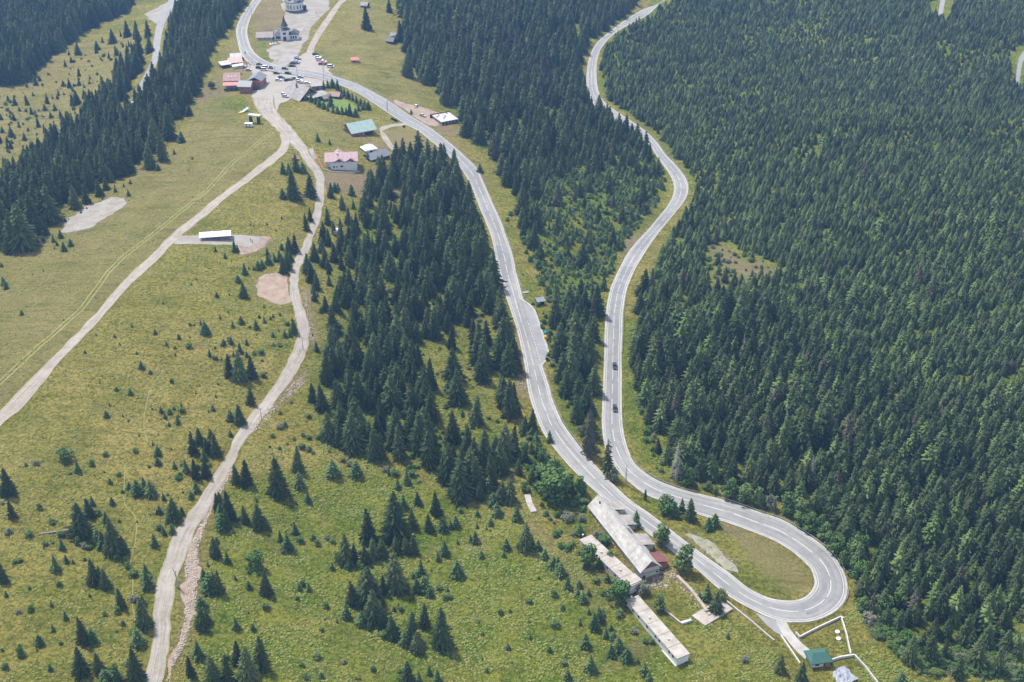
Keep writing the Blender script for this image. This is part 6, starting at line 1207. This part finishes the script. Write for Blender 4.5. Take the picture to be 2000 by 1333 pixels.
# guard rails with posts
def guardrail(T, side_, p0, p1, label, off=.35, spacing=7.):
    a, b = sorted((near_station(T, *p0), near_station(T, *p1))); b = min(b, len(T[0])-1)
    A, Bq = (T[0], T[1]) if side_ == 'L' else (T[1], T[0]); P = A[a:b+1]; d = (A-Bq)[a:b+1]; d = d/np.linalg.norm(d, axis=1, keepdims=True); P = P+d*off
    z = Z(P[:,0], P[:,1]); v = empty('guardrail', (P[0,0], P[0,1], z[0])); tag(v, label, 'guardrail', 'guardrails along the asphalt road'); V = []; F = []
    prof = [(0,.42),(.04,.5),(0,.58),(.04,.66),(0,.74)]
    for (x_, y_), n_, zz in zip(P, d, z):
        V += [(x_-P[0,0]-n_[0]*e, y_-P[0,1]-n_[1]*e, zz-z[0]+h_) for e, h_ in prof]+[(x_-P[0,0]+n_[0]*(.05-e), y_-P[0,1]+n_[1]*(.05-e), zz-z[0]+h_) for e, h_ in reversed(prof)]
    n = 10
    for i in range(len(P)-1): F += [(i*n+j, i*n+(j+1)%n, (i+1)*n+(j+1)%n, (i+1)*n+j) for j in range(n)]
    meshobj('rail', V, F, M['metal'], v); cum = 0; nxt = 0; pm = bpy.data.meshes.new('post'); q = MB().box(-.06,.06,-.06,.06,-.4,.62); pm.from_pydata(q.V, [], q.F); pm.materials.append(M['metal'])
    for i in range(len(P)):
        if i: cum += float(np.linalg.norm(P[i]-P[i-1]))
        if cum >= nxt: o = addobj('post', pm, None, v); o.location = (P[i,0]-P[0,0]+d[i,0]*.14, P[i,1]-P[0,1]+d[i,1]*.14, z[i]-z[0]); nxt += spacing
    return v
guardrail(T_MAIN, 'R', (640,149), (805,229), 'steel guardrail along the upper road edge above the lodge and teal house')
guardrail(T_MAIN, 'R', (812,233), (950,368), 'steel guardrail on the outer road edge past the concrete slab site')
guardrail(T_MAIN, 'R', (954,376), (1022,588), 'steel guardrail from the bend down to the bus bay')
guardrail(T_MAIN, 'R', (1060,718), (1150,895), 'steel guardrail below the bus bay above the mid wood')
guardrail(T_MAIN, 'L', (1655,1120), (1400,974), 'steel guardrail round the upper outer side of the hairpin')
guardrail(T_MAIN, 'L', (1654,1150), (1560,1216), 'steel guardrail round the lower outer side of the hairpin')
guardrail(T_MAIN, 'L', (1360,963), (1240,908), 'steel guardrail where the straight road bends into the hairpin')
guardrail(T_MAIN, 'L', (1214,690), (1221,574), 'steel guardrail on the forest side of the straight road')
guardrail(T_MAIN, 'L', (1345,372), (1258,255), 'steel guardrail on the outer side of the upper forest bend')
# small furniture at the roadside
v = empty('bench', pt(1027,573), R(20)); tag(v, 'pale roadside bench just above the bus bay', 'bench'); MB().box(-1.4,1.4,-.3,.3,.4,.5).build('seat', M['shelter_white'], v)
for x_ in (-1.1,1.): MB().box(x_,x_+.12,-.25,.25,-.2,.39).build('leg', M['metal'], v)
MB().box(-1.4,1.4,.31,.38,.5,1.).build('backrest', M['shelter_white'], v)
# ------------------------------------------------------------------ people
CL = {k: simple('cloth_'+k, c, .9, .1, 4.) for k, c in {'dark': (.03,.03,.04), 'red': (.4,.04,.04), 'white': (.7,.7,.7), 'blue': (.05,.1,.3)}.items()}
def person(px, py, rz, top, label, stride=.12):
    h = [(0,0,.95),(0,0,1.15),(0,0,1.42),(0,0,1.52),(0,.01,1.66),(-.1,0,.93),(-.11,stride,.5),(-.11,stride*.6,.06),(.1,0,.93),(.11,-stride,.5),(.11,-stride*1.4,.06),(-.19,0,1.4),(-.25,-.06,1.12),(-.24,.04,.88),(.19,0,1.4),(.25,.06,1.12),(.24,-.06+.14,.88),(-.11,stride*.6+.14,.04),(.11,-stride*1.4+.14,.04)]
    E = [(0,1),(1,2),(2,3),(3,4),(0,5),(5,6),(6,7),(7,17),(0,8),(8,9),(9,10),(10,18),(2,11),(11,12),(12,13),(2,14),(14,15),(15,16)]
    rr = [.15,.14,.16,.06,.105,.10,.07,.045,.10,.07,.045,.06,.045,.035,.06,.045,.035,.035,.035]
    me = bpy.data.meshes.new('person'); me.from_pydata(h, E, []); o = addobj('person', me, CL[top]); o.location = pt(px, py, .08); o.rotation_euler[2] = rz
    sk = o.modifiers.new('skin', 'SKIN'); sd_ = me.skin_vertices[0].data
    for i, r_ in enumerate(rr): sd_[i].radius = (r_, r_*.85)
    sd_[0].use_root = True; o.modifiers.new('sub', 'SUBSURF').levels = 1
    b = o.modifiers[-1]; b.render_levels = 1
    hair = MB().lathe([(.02,1.80),(.085,1.775),(.115,1.70),(.11,1.63)], 10).build('hair', M['dark_wood'], o)
    return tag(o, label, 'person')
person(490,473,.4,'red','person in a red top standing on the lay-by beyond the white shelter'); person(493,475,2.,'dark','person in dark clothes beside the one in red on the lay-by')
for (zx, zy, tp, lab) in ((510,292,'dark','person in dark clothes walking on the verge by the shop'), (545,290,'blue','person in blue clothes on the verge near the pavilion'), (575,288,'white','person in a white top near the roadside row'), (605,292,'dark','person in dark clothes at the start of the roadside row'), (640,318,'dark','person in dark clothes beside the grey hatchback'), (570,340,'red','person in a red top in front of the market stall'), (975,375,'dark','person in dark clothes crossing at the junction'), (950,245,'blue','person in blue at the chapel yard corner'), (1015,255,'dark','person in dark clothes at the chapel yard mouth'), (980,262,'white','person in a white top at the chapel yard mouth'), (1825,270,'white','person in white beside the red cars')):
    person(420+zx/8.333, 90+zy/8.333+.8, zx*.1, tp, lab[0].upper()+lab[1:])
for (px, py, tp, lab) in ((618,28,'dark','person walking on the open chapel yard beside the church'), (594,61,'dark','person walking past the gatehouse chapel on the yard')): person(px, py, px*.1, tp, lab)
v = empty('motorcycle', pt(479,105,.14), R(-55)); tag(v, 'motorcycle riding round the upper road bend', 'motorcycle')
for x_ in (-.7,.7): MB().tube((x_,-.07,.32),(x_,.07,.32), .32, .32, 12).build('wheel', M['tyre'], v)
MB().box(-.55,.5,-.16,.16,.4,.85).build('frame', CL['dark'], v); MB().box(-.5,.1,-.15,.15,.851,.95).build('seat', M['tyre'], v); MB().tube((.45,-.35,1.05),(.45,.35,1.05), .03, .03, 6).build('handlebar', M['metal'], v); MB().tube((.5,0,.9),(.7,0,.35), .05, .05, 6).build('fork', M['metal'], v)
person(479,105.3,R(-145),'dark','rider in dark clothes on the motorcycle in the upper bend',.05).location.z += .1
# ------------------------------------------------------------------ rubble along the banks
def rock_mesh(seed):
    rnd = random.Random(seed); bm = bmesh.new(); bmesh.ops.create_icosphere(bm, subdivisions=1, radius=.5)
    for v in bm.verts: v.co *= rnd.uniform(.7,1.25); v.co.z *= .7
    me = bpy.data.meshes.new('rock'); bm.to_mesh(me); bm.free(); me.materials.append(M['rock']); return me
RM = [rock_mesh(1), rock_mesh(2), rock_mesh(3)]
stuff_with_seed('rubble', RM, [PADS['rubble_strip'], [(588,560),(600,575),(604,600),(612,635),(622,660),(610,668),(600,660),(606,640),(596,600)], [(505,815),(530,790),(562,760),(590,735),(600,720),(596,750),(570,778),(540,800),(515,832),(490,850)], [(470,482),(490,478),(520,470),(530,468),(520,482),(495,494),(476,496)], [(500,800),(498,575),(500,550),(515,538),(560,533),(566,540),(520,545),(506,560),(505,580)][1:], [(770,200),(850,222),(860,240),(845,246),(800,222)], PADS['gravel_pad'], [(1316,1135),(1330,1128),(1400,1200),(1385,1210)], [(1255,1128),(1310,1110),(1330,1122),(1300,1150),(1260,1148)], PADS['inner_gravel'], [(505,15),(545,0),(550,50),(530,70),(505,60)], [(1000,690),(1012,680),(1028,760),(1020,770)]],
 [6500, 1000, 1300, 500, 250, 350, 260, 350, 350, 250, 500, 300], .2, .95, 'pale grey brown rubble stones along the road banks', 1., avoid=False)
HAZE = 0.00011
# ------------------------------------------------------------------ haze
HZ = MB().box(-3700, 3700, -1600, 3700, -120, 330)
hm = bpy.data.materials.new('haze_mat'); hm.use_nodes = True; nn = hm.node_tree.nodes; nn.remove(nn['Principled BSDF'])
pv = nn.new('ShaderNodeVolumePrincipled'); pv.inputs['Color'].default_value = (.25,.50,1.,1); pv.inputs['Density'].default_value = HAZE; pv.inputs['Anisotropy'].default_value = .1
hm.node_tree.links.new(pv.outputs[0], nn['Material Output'].inputs['Volume'])
tag(HZ.build('haze', hm), kind='stuff')
